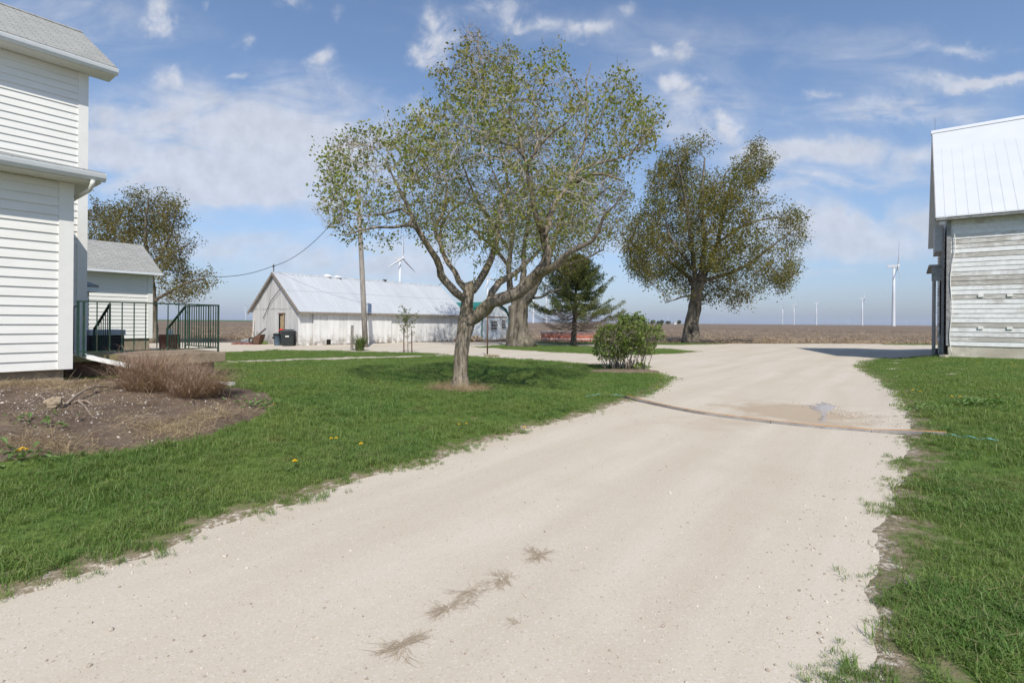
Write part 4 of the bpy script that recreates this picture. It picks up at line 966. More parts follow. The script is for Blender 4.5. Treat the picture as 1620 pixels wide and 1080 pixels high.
# ------------------------------------------------------------------ spruce
M_needle = mat('spruce_needles', leaf_fn([(0.075, 0.11, 0.032), (0.14, 0.18, 0.05), (0.17, 0.18, 0.058)], .1), rough=.7, spec=.15)
M_dead = mat('dead_twigs', speckle((0.20, 0.145, 0.115), .35, 4), rough=.9)
def spruce():
    b = gp(907, 546.5); Y = b.y; H = (546.5-404)*Y/F; r = random.Random(4)
    t = thing('spruce_tree', 'dark green spruce with bare brown lower branches beside the low red bunk', 'tree', b)
    top = at(914, 404, Y)
    mb = MB(); mb.tube([b+(top-b)*f for f in (-.02, .1, .25, .5, .75, 1)], [.26, .20, .17, .11, .05, .012], 9, wob=.1)
    part(mb, 'trunk', M_bark2, t, smooth=True)
    dead = MB(); live_v = []; live = MB()
    for k in range(150):
        f = .19+.80*(k/149)**1.02
        z0 = b+(top-b)*f; a = k*2.399+r.uniform(-.3, .3)
        env = [(.19,.8),(.27,1.0),(.36,1.08),(.45,1.04),(.55,.88),(.7,.62),(.85,.36),(.94,.18),(1,.03)]
        for (f0, e0_), (f1, e1_) in zip(env[:-1], env[1:]):
            if f0 <= f <= f1: e = e0_+(e1_-e0_)*(f-f0)/(f1-f0)
        L = e*2.95*r.uniform(.68, 1.14); dirh = Vector((math.cos(a), math.sin(a), 0))
        rise = .1+.35*f if f > .5 else -.02; pts = []
        for q in range(7):
            s = q/6; pts.append(z0+dirh*L*s+Vector((0, 0, L*(rise*s-.16*math.sin(s*math.pi)*(1 if f < .6 else .3)+.14*s*s))))
        dead.tube(pts, [.028*(1-.8*q/6)*(1.25-f) for q in range(7)], 4, caps=False)
        # side twigs
        nt_ = int(8+L*8)
        for q in range(nt_):
            s = .12+.88*q/nt_; i = min(5, int(s*6)); p = pts[i].lerp(pts[i+1], s*6-i); sd = 1 if q % 2 else -1
            d = (dirh*.75+dirh.cross(Vector((0,0,1)))*sd*r.uniform(.5, 1.0)+Vector((0, 0, r.uniform(-.25, .12)))).normalized(); l2 = (.30+.34*(1-s))*min(1, L)*r.uniform(.7, 1.3)
            e2 = p+d*l2
            green = f > .48 or (s > .70-(f-.19)*1.3 and (math.cos(a) > -.2 or f > .38) and f > .29)
            if f < .42 and s < .72 and r.random() < .85: green = False
            dead.tube([p, e2], [.009, .004], 3, caps=False)
            if not green and r.random() < .6:
                for _ in range(2): dead.tube([p.lerp(e2, r.uniform(.2, .8)), p.lerp(e2, .6)+Vector((r.gauss(0, .15), r.gauss(0, .15), r.gauss(-.03, .1)))], [.006, .003], 3, caps=False)
            if green:
                for _ in range(19):
                    m = p.lerp(e2, r.uniform(0, 1.08)); live_v.append((m.x+r.gauss(0, .05), m.y+r.gauss(0, .05), m.z+r.gauss(.0, .05)))
    part(dead, 'branches', M_dead, t)
    v, f = leaves_mesh(live_v, .125, .1, .4, 9); mesh_obj('crown', v, f, M_needle, t); print('spruce', len(live_v))
spruce()

# ------------------------------------------------------------------ lilac bush
def bush():
    b = gp(988, 583.5); Y = b.y; k_ = Y/F; r = random.Random(21)
    t = thing('lilac_bush', 'leafy green lilac bush with bare lower stems at the tip of the lawn', 'bush', b)
    poly = [(938,545),(940,530),(950,518),(966,515),(970,502),(984,497),(992,501),(1008,496),(1022,503),(1026,513),(1046,519),(1049,532),(1040,540),(1034,556),(1016,560),(1002,556),(985,566),(966,572),(948,566),(940,558)]
    limbs = []
    for i in range(26):
        x0 = 957+66*(i+.5)/26; x1 = 990+(x0-990)*1.25+r.uniform(-8, 8); x2 = 990+(x0-990)*1.45+r.uniform(-10, 10); d = r.uniform(-.55, .55)
        l = [at(x0, 585, Y), at((x0+x1)/2+r.uniform(-3, 3), 568, Y), at(x1, 550, Y), at(x2, 528+abs(x2-990)*.12, Y)]
        for j, q in enumerate(l): q.y += d*(.7+.35*j); 
        l[0].z = zf(l[0].x, l[0].y)-.03
        limbs.append((l, [r.uniform(.014, .03), .014, .011, .007], None))
    attr = crown_points(poly, Y, 3000, 1.05, .8, 5, clump=0)
    pos, par, rad, nsk = grow(limbs, attr, .07, .8, .085, 50)
    mb, tm, rr_, tips, thin = tree_mesh(pos, par, rad, nsk, .003, sides=(6, 5, 4, 3), thr=0); ends = twigs(mb, pos, par, rr_, thin, tips, 1.0, .16, .0028, 6)
    for i in range(22):   # cut stubs
        q = at(r.uniform(955, 1026), 586, Y+r.uniform(-.5, .5)); q.z = zf(q.x, q.y)-.02
        mb.tube([q, q+Vector((r.gauss(0, .07), r.gauss(0, .06), r.uniform(.2, .42)))], [r.uniform(.02, .035), .02], 6)
    part(mb, 'stems', mat('lilac_stems', bark_fn((0.13, 0.11, 0.09), (0.34, 0.29, 0.235), None, 20), rough=.95), t, smooth=True)
    lp = []
    for i in tips:
        for _ in range(5): lp.append(pos[i]+Vector((r.gauss(0, .05), r.gauss(0, .05), r.gauss(0, .045))))
    for i in thin:
        if r.random() < .4: lp.append(pos[i]+Vector((r.gauss(0, .04), r.gauss(0, .04), r.gauss(0, .04))))
    for a_, m_, e_ in ends:
        for _ in range(2 if r.random() < .6 else 0): lp.append(e_+Vector((r.gauss(0, .04), r.gauss(0, .04), r.gauss(0, .04))))
    for _ in range(160):
        q = at(r.gauss(1012, 8), 580+r.gauss(0, 3), Y-.4); lp.append(q)
    lp = [p for p in lp if noise.noise(p*2.6)+.5*noise.noise(p*6) > -.06]
    v, f = leaves_mesh([tuple(p) for p in lp], .10, -.1, .8, 4); mesh_obj('crown', v, f, M_lilac, t); print('bush', len(lp))
bush()
# ------------------------------------------------------------------ wind turbines
M_turb = mat('turbine_white', base=(0.60, 0.615, 0.63), rough=.5)
def make_turbine(label):
    t = thing('wind_turbine', label, 'wind turbine', (0, 0, 0), 'wind turbines beyond the ploughed field')
    mb = MB(); mb.tube([(0, 0, -1), (0, 0, 1), (0, 0, 40), (0, 0, 78.3)], [2.2, 2.15, 1.8, 1.3], 14); part(mb, 'tower', M_turb, t, smooth=True)
    mb = MB(); mb.hexa([(-7.5,-1.6,78.3),(3.4,-1.6,78.3),(3.4,1.6,78.3),(-7.5,1.6,78.3),(-7.2,-1.5,81.4),(3.2,-1.5,81.8),(3.2,1.5,81.8),(-7.2,1.5,81.4)]); part(mb, 'nacelle', M_turb, t)
    hub = bpy.data.objects.new('hub', None)
    mb = MB(); mb.tube([(-1.1, 0, 0), (0, 0, 0), (1.2, 0, 0), (2.0, 0, 0), (2.4, 0, 0)], [1.4, 1.7, 1.5, .9, .1], 12)
    o = part(mb, 'hub', M_turb, t, smooth=True); o.location = (4.6, 0, 80.0)
    for k in range(3):
        a = k*2*math.pi/3; mb = MB(); secs = [(1.0, .9, .9), (3, .9, .8), (7, 1.5, .5), (16, 1.1, .32), (26, .65, .2), (32, .2, .08)]; ring = []
        for r_, c, th in secs:
            ring.append([(th*sx, -math.sin(a)*r_+math.cos(a)*c*sy, math.cos(a)*r_+math.sin(a)*c*sy) for sx, sy in ((-1, -.2), (0, -.9), (1, -.2), (0, 1.1))])
        i = len(mb.v)
        for rg in ring: mb.v.extend(rg)
        for q in range(len(ring)-1):
            for j in range(4): mb.f.append((q*4+j, q*4+(j+1) % 4, q*4+4+(j+1) % 4, q*4+4+j))
        mb.f.append((0, 1, 2, 3)); l = (len(ring)-1)*4; mb.f.append((l+3, l+2, l+1, l))
        b = mesh_obj('blade', mb.v, mb.f, M_turb, o, smooth=True)
        for v in b.data.vertices: v.co = v.co
    bpy.data.objects.remove(hub)
    return t
T0 = make_turbine('tall white wind turbine standing nearest, just left of the barn')
tl = [ # tower px, hub px y, rotor angle, label
 (1413.5, 421, 13, 'tallest white wind turbine on the right, standing clear to the left of the barn'),
 (632.0, 409, -2, 'white wind turbine rising behind the roof of the long shed'),
 (388.3, 484, 40, 'small white wind turbine over the far crop field left of the long shed'),
 (771.0, 440, 20, 'wind turbine tower half hidden behind the maple limb above the rusty post'),
 (843.5, 455, 65, 'wind turbine tower between the old tree and the spruce, nearer to the old tree'),
 (864.0, 451, 100, 'wind turbine seen through the left edge of the spruce, one blade showing'),
 (1364.0, 472, -25, 'wind turbine second tallest left of the barn, beside the tallest one'),
 (1291.5, 479, -5, 'wind turbine in the middle of the row right of the field tree'),
 (1256.0, 483, -30, 'wind turbine second from the field tree in the small row'),
 (1238.0, 487.6, 50, 'wind turbine nearest to the field tree in the small row'),
 (1342.0, 504.5, 10, 'faint tiny wind turbine on the horizon left of the second tallest turbine'),
 (1434.0, 506.3, 33, 'faint tiny wind turbine on the horizon just right of the tallest turbine'),
 (1461.5, 506.5, 70, 'faint tiny wind turbine on the horizon midway between tallest turbine and barn'),
 (1481.0, 498.5, 5, 'faint wind turbine on the horizon touching the barn edge'),
 (1057.0, 500.0, 80, 'faint distant wind turbine above the far farm trees'),
 (1126.0, 504.0, 20, 'faint tiny wind turbine on the horizon to the right of the field tree trunk')]
for i, (tx, hy, rot, lab) in enumerate(tl):
    t = T0 if i == 0 else copy_tree(T0)
    yh = HY+(tx-CX)*math.tan(ROLL); Y = 78.4*F/(yh-hy); d = sight(tx, yh)
    t.location = (d.x*Y, Y, 0); t.rotation_euler = (0, 0, R(-30)); t['label'] = lab
    for c in t.children:
        if c.name.startswith('hub'): c.rotation_euler = (R(rot), 0, 0)

# ------------------------------------------------------------------ utility pole, wires, posts
M_pole = mat('weathered_pole', bark_fn((0.20, 0.175, 0.15), (0.40, 0.365, 0.32), None, 6), rough=.95)
M_wire = mat('wire', base=(.02, .02, .022), rough=.6)
M_rust = mat('rusty_iron', speckle((.13, .075, .05), .4, 9), rough=.85)
pb = gp(578.6, 549); pt = at(566.5, 300, pb.y)
pole = thing('utility_pole', 'grey wooden utility pole leaning slightly in front of the long shed', 'utility pole', pb)
mb = MB(); mb.tube([pb-Vector((0, 0, .3)), pb.lerp(pt, .33), pb.lerp(pt, .66), pt], [.17, .155, .14, .12], 10, wob=.06); part(mb, 'pole', M_pole, pole, smooth=True)
q = pb.lerp(pt, .735)
mb = MB(); mb.tube([q, q+Vector((.25, -.3, .1)), q+Vector((.35, -.5, .05))], .02, 6); mb.blob(q+Vector((.36, -.52, -.08)), .14, (1, 1, .8), 1, .05); part(mb, 'yard_light', mat('lamp_housing', base=(.62, .6, .52), rough=.4), pole, smooth=True)
mb = MB(); tp = pb.lerp(pt, .97); mb.tube([tp+Vector((-.1, 0, .1)), tp+Vector((-.22, 0, .1))], .05, 8); mb.tube([tp+Vector((-.1, 0, -.25)), tp+Vector((-.22, 0, -.25))], .05, 8); part(mb, 'insulator', M_dark, pole)
def wire(label, a, b, sag, r=.017):
    a, b = Vector(a), Vector(b); mb = MB()
    mb.tube([a.lerp(b, k/28)-Vector((0, 0, sag*4*(k/28)*(1-k/28))) for k in range(29)], r, 5); return single(mb, 'overhead_wire', M_wire, label, 'wire', a, 'service wires')
apex = P(S0-.1, sm, SR+.5)
wire('drooping service wire from the utility pole to the shed gable mast', tp+Vector((-.22, 0, .1)), apex+Vector((.1, 0, .02)), .75)
wire('service wire running left from the shed mast towards the garage roof', apex+Vector((-.05, 0, 0)), P(gu-.6, -28.4, 4.6), .9)
po = gp(771, 563); mb = MB(); mb.tube([po-Vector((0, 0, .2)), po+Vector((.0, 0, 2.6))], .035, 8)
ps = thing('rusty_post', 'slim rusty iron post at the lawn edge right of the maple trunk', 'post', po); part(mb, 'post', M_rust, ps, smooth=True)
mb = MB(); mb.blob(po+Vector((0, 0, 2.62)), .05, (1, 1, .6), 2, .05); part(mb, 'cap', M_rust, ps, smooth=True)
mb = MB()
for k in range(16): mb.blob(po+Vector((random.gauss(.12, .22), random.gauss(-.05, .12), .03)), random.uniform(.05, .1), (1.3, 1, .6), k)
c_ = single(mb, 'bark_mulch', M_mulch, 'small heap of bark chips at the foot of the rusty post', 'mulch', po); c_['kind'] = 'stuff'
po = gp(556.5, 554); mb = MB(); mb.tube([po-Vector((0, 0, .2)), po+Vector((.02, 0, 1.36))], [.085, .075], 9, wob=.15)
ps = thing('fence_post', 'short old wooden post left of the leafy clump by the utility pole', 'post', po); part(mb, 'post', M_pole, ps)
mb = MB(); mb.tube([po+Vector((.02, 0, 1.3)), po+Vector((.02, 0, 1.365))], [.08, .05], 9); part(mb, 'weathered_top', M_darkwood, ps)
# clump of strap leaves at the pole foot
def strap_clump(name, label, cat, c, n, L, wdt, m, seed, spread=.15, lean=.9, group=None):
    r = random.Random(seed); mb = MB()
    for k in range(n):
        a = r.uniform(0, 2*math.pi); d = Vector((math.cos(a), math.sin(a), 0)); s = Vector((-d.y, d.x, 0))*wdt*r.uniform(.6, 1.2)/2
        l = L*r.uniform(.6, 1.1); ln = lean*r.uniform(.25, 1.1); b = Vector(c)+d*r.uniform(0, spread)+Vector((0, 0, -.02)); pts = []
        for q in range(5):
            f = q/4; pts.append(b+d*l*ln*f*f*.8+Vector((0, 0, l*(f-.42*ln*f*f*f))))
        for q in range(4):
            w0, w1 = (1-(q/4)**2), (1-((q+1)/4)**2); mb.face([pts[q]-s*w0, pts[q]+s*w0, pts[q+1]+s*w1, pts[q+1]-s*w1]) if q < 3 else mb.face([pts[q]-s*w0, pts[q]+s*w0, pts[q+1]])
    return single(mb, name, m, label, cat, c, group)
M_strap = mat('strap_leaves', leaf_fn([(0.05, 0.10, 0.018), (0.11, 0.17, 0.035), (0.14, 0.16, 0.06)], .25), rough=.5)
strap_clump('daylily_clump', 'clump of arching green strap leaves at the foot of the utility pole', 'plant', gp(569.5, 555), 130, 1.15, .05, M_strap, 5, .25)
# sapling with its two stakes
sp = gp(645.5, 557.5)
sap = thing('sapling', 'thin young tree with wispy leaves tied between two stakes', 'sapling', sp)
mb = MB(); tp2 = at(644, 492, sp.y); mb.tube([sp-Vector((0, 0, .1)), sp.lerp(tp2, .5), tp2], [.028, .02, .008], 6); lp = []; r = random.Random(3)
for k in range(30):
    f = r.uniform(.38, .97); p = sp.lerp(tp2, f); a = r.uniform(0, 6.28); d = Vector((math.cos(a), math.sin(a)*.8, r.uniform(.5, 1.5))).normalized(); l = r.uniform(.4, .8)
    e = p+d*l; mb.tube([p, p.lerp(e, .5)+Vector((0, 0, .03)), e], [.008, .006, .003], 3, caps=False)
    for _ in range(14): lp.append(tuple(p.lerp(e, r.uniform(.25, 1.05))+Vector((r.gauss(0, .03), r.gauss(0, .03), r.gauss(0, .03)))))
part(mb, 'trunk', M_bark1, sap); v, f = leaves_mesh(lp, .13, .1, .3, 6); mesh_obj('crown', v, f, M_strap, sap)
for px_, py_, top_, lab in ((639, 557, 515, 'taller dark stake to the left of the sapling'), (651.5, 557.5, 522, 'shorter brown stake to the right of the sapling')):
    b = gp(px_, py_); e = at(px_, top_, b.y); mb = MB(); mb.tube([b-Vector((0, 0, .2)), e], [.035, .03], 6); st = thing('stake', lab, 'stake', b, 'stakes beside the sapling'); part(mb, 'shaft', M_rust, st)
    mb = MB(); z = b.lerp(e, .42 if px_ > 645 else .6); mb.beam(z, Vector((sp.x, sp.y, z.z)), .025, .03); part(mb, 'tie', M_darkwood, st)
# low red bunk by the field
bq = gp(857, 539.2); Lb = 96/F*bq.y
bunk = thing('feed_bunk', 'long low faded red bunk with a grey lid behind the spruce', 'feed bunk', bq)
M_redp = mat('faded_red_paint', speckle((.42, .15, .10), .22, 3, dirt=((.46, .24, .18), .6)), rough=.8)
bx0, by0 = bq.x, bq.y
def bbox(mb, x0, x1, y0, y1, z0, z1): mb.hexa([(bx0+x0,by0+y0,z0),(bx0+x1,by0+y0,z0),(bx0+x1,by0+y1,z0),(bx0+x0,by0+y1,z0),(bx0+x0,by0+y0,z1),(bx0+x1,by0+y0,z1),(bx0+x1,by0+y1,z1),(bx0+x0,by0+y1,z1)])
Lb += 1.1
mb = MB(); bbox(mb, 0, Lb, 0, .9, .16, .62); part(mb, 'body', M_redp, bunk)
mb = MB(); bbox(mb, -.04, Lb+.04, -.05, .95, .621, .72); part(mb, 'upper_board', M_redp, bunk)
mb = MB(); bbox(mb, -.06, Lb+.06, -.08, .98, .721, .83); part(mb, 'lid', mat('grey_lid', speckle((.36, .36, .38), .15, 3), rough=.6), bunk)
mb = MB(); bbox(mb, -.01, Lb+.01, -.03, -.002, .15, .23); part(mb, 'trim_strip', mat('pale_strip', base=(.60, .56, .54), rough=.6), bunk)
mb = MB(); bbox(mb, 0, Lb, -.02, .9, .04, .148); part(mb, 'skid', M_redp, bunk)
mb = MB(); bbox(mb, -.01, Lb+.01, -.02, -.002, .55, .59); part(mb, 'trim_strip', mat('grey_strip', base=(.42, .36, .35), rough=.6), bunk)
# far farm beyond the field
M_fart = mat('far_foliage', leaf_fn([(.075, .09, .05), (.10, .11, .065), (.09, .095, .06)], .2), rough=.9)
for i, (tx, wd, ht, lab) in enumerate(((1033.5, 8, 6.5, 'dense far tree at the left end of the distant farm trees'), (1041.5, 5, 5, 'smallest far tree second from the left of the distant farm trees'), (1047, 7, 6.5, 'round far tree in the middle of the distant farm trees'), (1057, 9, 5, 'thin far tree right of the middle of the distant farm trees'), (1074.5, 6, 6.5, 'lone far tree just left of the field tree trunk'))):
    Y = 900; yh = HY+(tx-CX)*math.tan(ROLL); c = at(tx, yh, Y); k_ = Y/F; t = thing('distant_tree', lab, 'tree', (c.x, Y, 0), 'distant farm trees')
    r = np.random.default_rng(i+50); n = 420; th = r.normal(size=(n, 3)); th /= np.linalg.norm(th, axis=1)[:, None]; rad_ = r.uniform(.35, 1, n)[:, None]**.5
    pts = np.array([c.x, Y, ht*k_*.58])+th*rad_*np.array([wd*k_*.5, wd*k_*.5, ht*k_*.42])
    v, f = leaves_mesh(pts, 1.3, 0, .8, i); mesh_obj('crown', v, f, M_fart, t)
    mb = MB(); mb.tube([(c.x, Y, -.2), (c.x, Y, ht*k_*.6)], [.4, .2], 6); part(mb, 'trunk', M_bark2, t)
c = at(1068.5, 509, 905); fh = thing('distant_house', 'tiny pale farmhouse among the distant farm trees', 'house', (c.x, 905, 0))
mb = MB(); mb.box((c.x, 905, 0), 6, 5, 2.6); part(mb, 'wall', M_trim, fh)
mb = MB(); mb.slab([(c.x-3.2, 902.2, 2.6), (c.x+3.2, 902.2, 2.6), (c.x+3.2, 905, 4.4), (c.x-3.2, 905, 4.4)], (0, .1, .1)); mb.slab([(c.x-3.2, 905, 4.4), (c.x+3.2, 905, 4.4), (c.x+3.2, 907.8, 2.6), (c.x-3.2, 907.8, 2.6)], (0, .1, .1)); part(mb, 'roof', M_shingle, fh)

# ------------------------------------------------------------------ bins, wheelbarrow and clutter at the shed gable
def lathe(mb, c, prof, n=20):
    i = len(mb.v)
    for r_, z in prof:
        for k in range(n): a = 2*math.pi*k/n; mb.v.append((c[0]+r_*math.cos(a), c[1]+r_*math.sin(a), c[2]+z))
    for q in range(len(prof)-1):
        for k in range(n): a = i+q*n+k; b = i+q*n+(k+1) % n; mb.f.append((a, b, b+n, a+n))
c = gp(439, 546.2)
can = thing('trash_can', 'round blue grey trash can with a dark lid beside the shed door', 'trash can', c)
mb = MB(); lathe(mb, c, [(.0, .0), (.19, 0), (.195, .02), (.235, .60), (.245, .605), (.245, .64), (.235, .645), (.0, .645)]); part(mb, 'body', mat('blue_grey_plastic', speckle((.10, .15, .20), .1, 6), rough=.5), can, smooth=True)
mb = MB(); lathe(mb, c, [(.0, .646), (.275, .646), (.28, .70), (.26, .74), (.12, .78), (0, .785)]); part(mb, 'lid', M_dark, can, smooth=True)
mb = MB(); mb.box((c.x-.2, c.y-.17, c.z+.42), .06, .1, .14, .9); part(mb, 'handle', M_dark, can)
c = gp(455.5, 547.2); rz0 = .22
binn = thing('wheeled_bin', 'large dark green black wheeled bin next to the blue grey can', 'bin', c)
M_bin = mat('dark_bin_plastic', speckle((.030, .036, .036), .2, 6), rough=.45)
mb = MB(); mb.box(c+Vector((0, 0, .04)), .66, .62, .86, rz0, 1.16); part(mb, 'body', M_bin, binn, bevel=.03)
mb = MB(); mb.box(c+Vector((0, 0, .905)), .82, .78, .05, rz0); mb.box(c+Vector((-.03, .03, .955)), .72, .66, .09, rz0, .75); part(mb, 'lid', M_bin, binn, bevel=.02)
for sx in (-1, 1):
    mb = MB(); w_ = c+Vector((sx*.3, .28, .12)); mb.tube([w_-Vector((.03, 0, 0)), w_+Vector((.03, 0, 0))], .12, 14); part(mb, 'wheel', M_dark, binn)
mb = MB(); mb.box(c+Vector((.10, -.365, .58)), .22, .01, .07, rz0*.3); part(mb, 'sticker', M_trim, binn)
mb = MB(); mb.tube([c+Vector((.44, -.1, .80)), c+Vector((.47, -.1, .84)), c+Vector((.47, .2, .84)), c+Vector((.44, .2, .8))], .02, 6); part(mb, 'handle', M_bin, binn)
mb = MB(); q = c+Vector((-.34, -.12, 1.0)); mb.blob(q, .16, (1.3, .9, .5), 4, .5); single(mb, 'red_bag', mat('red_plastic', base=(.55, .03, .025), rough=.5), 'crumpled red bag lying on the dark bin lid', 'bag', q)
wy = 34.3
def wp(x, y, dy=0.0): p = at(x, y, wy); return Vector((p.x, wy+dy, p.z+.02))
wb = thing('wheelbarrow', 'rusty brown wheelbarrow tipped on its nose against the grey shed gable', 'wheelbarrow', gp(405, 545))
mb = MB(); poly = [(404.5, 537.5), (409.5, 528.5), (416.5, 529.5), (412.5, 543.6), (403.5, 544)]
mb.hexa([wp(403.5,544,-.3), wp(412.5,543.6,-.3), wp(412.5,543.6,.3), wp(403.5,544,.3), wp(405,533,-.36), wp(416.5,529,-.36), wp(416.5,529,.36), wp(405,533,.36)]); part(mb, 'tub', M_rust, wb, bevel=.03)
for s in (-.26, .26):
    mb = MB(); mb.beam(wp(399, 539, s*.5), wp(422.5 if s < 0 else 418.5, 520, s), .04, .05); part(mb, 'handle', M_darkwood, wb)
    mb = MB(); mb.tube([wp(407, 533, s*.8), wp(402.5, 526, s), wp(405.5, 525, s)], .018, 6); part(mb, 'leg', M_rust, wb)
mb = MB(); cw = wp(398.2, 538.8); R_ = .17; ringp = [cw+Vector((math.cos(a)*R_, 0, math.sin(a)*R_)) for a in np.linspace(0, 2*math.pi, 19)]
mb.tube(ringp, .05, 8, caps=False); wh = part(mb, 'wheel', M_dark, wb, smooth=True)
mb = MB(); mb.tube([cw-Vector((0, .05, 0)), cw+Vector((0, .05, 0))], .10, 10); part(mb, 'rim', mat('pale_rim', base=(.35, .32, .28), rough=.7), wh)
q = gp(390, 545); q.y = 34.6; q = Vector((at(389.5, 540, 34.6).x, 34.6, 0))
mb = MB(); mb.blob(q+Vector((0, 0, .18)), .3, (1.25, .7, .55), 8, .4); single(mb, 'tarp_heap', mat('grey_tarp', speckle((.22, .22, .22), .3, 5), rough=.7), 'low grey tarp heap left of the wheelbarrow wheel', 'tarp', q)
pl = thing('pallet', 'low reddish board pallet under the tarp and wheelbarrow', 'pallet', q+Vector((.2, 0, 0)))
for k in range(5):
    mb = MB(); mb.box(q+Vector((-.55+k*.36, -.1, .0)), .3, .9, .09); part(mb, 'board', mat('red_board', speckle((.24, .09, .075), .4, 6), rough=.8) if k == 0 else bpy.data.materials['red_board'], pl)
q = gp(417.5, 544.5); mb = MB(); mb.blob(q+Vector((0, .0, .08)), .2, (1.5, .7, .8), 12, .4); single(mb, 'weed_tuft', M_strap, 'dark weed tuft at the shed wall right of the wheelbarrow', 'plant', q)
a = at(397.5, 533, 35.6); a.z = zf(a.x, a.y); b = at(402.5, 505, 36.2); mb = MB(); mb.tube([a, a.lerp(b, .5), b], .022, 6)
lp_ = thing('tool_handle', 'long pale tool handle leaning on the left corner of the shed gable', 'tool', a); part(mb, 'shaft', mat('pale_wood', base=(.62, .52, .42), rough=.8), lp_)
mb = MB(); mb.beam(a-Vector((0, 0, .02)), a+Vector((0, 0, .16)), .2, .03); part(mb, 'blade', M_rust, lp_)
r = random.Random(8)
M_log = mat('cut_log', speckle((.42, .32, .21), .35, 9), rough=.9)
for k in range(11):
    x = 742+r.uniform(0, 19); b = gp(x, 542.0); b.y = 43.6+r.uniform(-.3, .3); b.x = sight(x, 540).x*b.y; rr_ = r.uniform(.09, .15)
    b.z = rr_ if k < 7 else rr_*2.5
    mb = MB(); a = r.uniform(-.5, .5); d = Vector((math.sin(a), -math.cos(a), 0))*.22; mb.tube([b-d, b+d], [rr_, rr_*.95], 9, wob=.15)
    single(mb, 'log', M_log, 'pale cut log in the small heap in front of the garden shed', 'log', b, 'logs heaped by the garden shed')

# ------------------------------------------------------------------ strip across the drive and its strings
pxs = [(990,630),(1014,635.5),(1040,641),(1070,647.5),(1100,653),(1140,659),(1180,664),(1220,669),(1260,673),(1300,677),(1340,680),(1380,683.5),(1420,686),(1460,688.5),(1497,690.5)]
pts = [gp(x, y, 0.012+.025*sstep((x-1380)/70)+.02*sstep((1030-x)/30)) for x, y in pxs]
strip = thing('timber_strip', 'long thin bent timber strip lying across the gravel drive with an orange edge', 'timber strip', gp(1240, 671))
def stripfn(g, b):
    p = g.pos(); f = g.noise(g.vm('MULTIPLY', p, (1.1, 1.1, 1)), 1.1, 5, .7); x = g.sep(p)[0]
    k = g.m('ADD', g.m('MULTIPLY', g.ramp(f, .35, .65), .55), g.ramp(x, 2.0, 3.2, -.3, .3)); c = g.mix(g.m('MULTIPLY', k, 1, clamp=True), (.075, .062, .056), (.44, .415, .385))
    return {'Base Color': g.mix(g.ramp(g.noise(p, 24, 4, .7), .5, .7, 0, .5), c, (.2, .18, .165)), 'bump': (f, .3, .01)}
M_strip = mat('muddy_timber', stripfn, rough=.85); M_orange = mat('orange_edge', speckle((.56, .26, .06), .3, 6, dirt=((.45, .36, .28), .6)), rough=.7)
cuts = [0, 7, 11, len(pts)-1]
for ca, cb in zip(cuts[:-1], cuts[1:]):
    mb = MB(); mo = MB()
    for k in range(ca, cb):
        a, b = pts[k], pts[k+1]; t = (b-a).normalized(); s = Vector((-t.y, t.x, 0))
        if k == cb-1 and cb != len(pts)-1: b = b-t*.012
        a0, b0 = a, b
        mb.hexa([a0-s*.04-Z3*.02, b0-s*.04-Z3*.02, b0+s*.03-Z3*.02, a0+s*.03-Z3*.02, a0-s*.037+Z3*.016, b0-s*.037+Z3*.016, b0+s*.03+Z3*.02, a0+s*.03+Z3*.02])
        mo.hexa([a0+s*.0305-Z3*.02, b0+s*.0305-Z3*.02, b0+s*.052-Z3*.02, a0+s*.052-Z3*.02, a0+s*.0305+Z3*.028, b0+s*.0305+Z3*.028, b0+s*.052+Z3*.028, a0+s*.052+Z3*.028])
    part(mb, 'board', M_strip, strip); part(mo, 'edge_strip', M_orange, strip)
M_blue = mat('blue_twine', base=(.20, .50, .52), rough=.7)
for pl_, lab in (([(926,628.5),(948,627),(960,628.5),(975,627.5),(992,630)], 'thin turquoise twine in the grass at the left end of the timber strip'), ([(1496,691),(1506,693),(1520,694),(1534,696),(1548,697.5),(1562,699.5),(1580,700)], 'thin turquoise twine in the grass at the right end of the timber strip')):
    q = [gp(x, y, .055 if i % 2 else .025) for i, (x, y) in enumerate(pl_)]; mb = MB(); mb.tube(q, .006, 5); single(mb, 'twine', M_blue, lab, 'twine', q[0], 'twine tied to the timber strip')

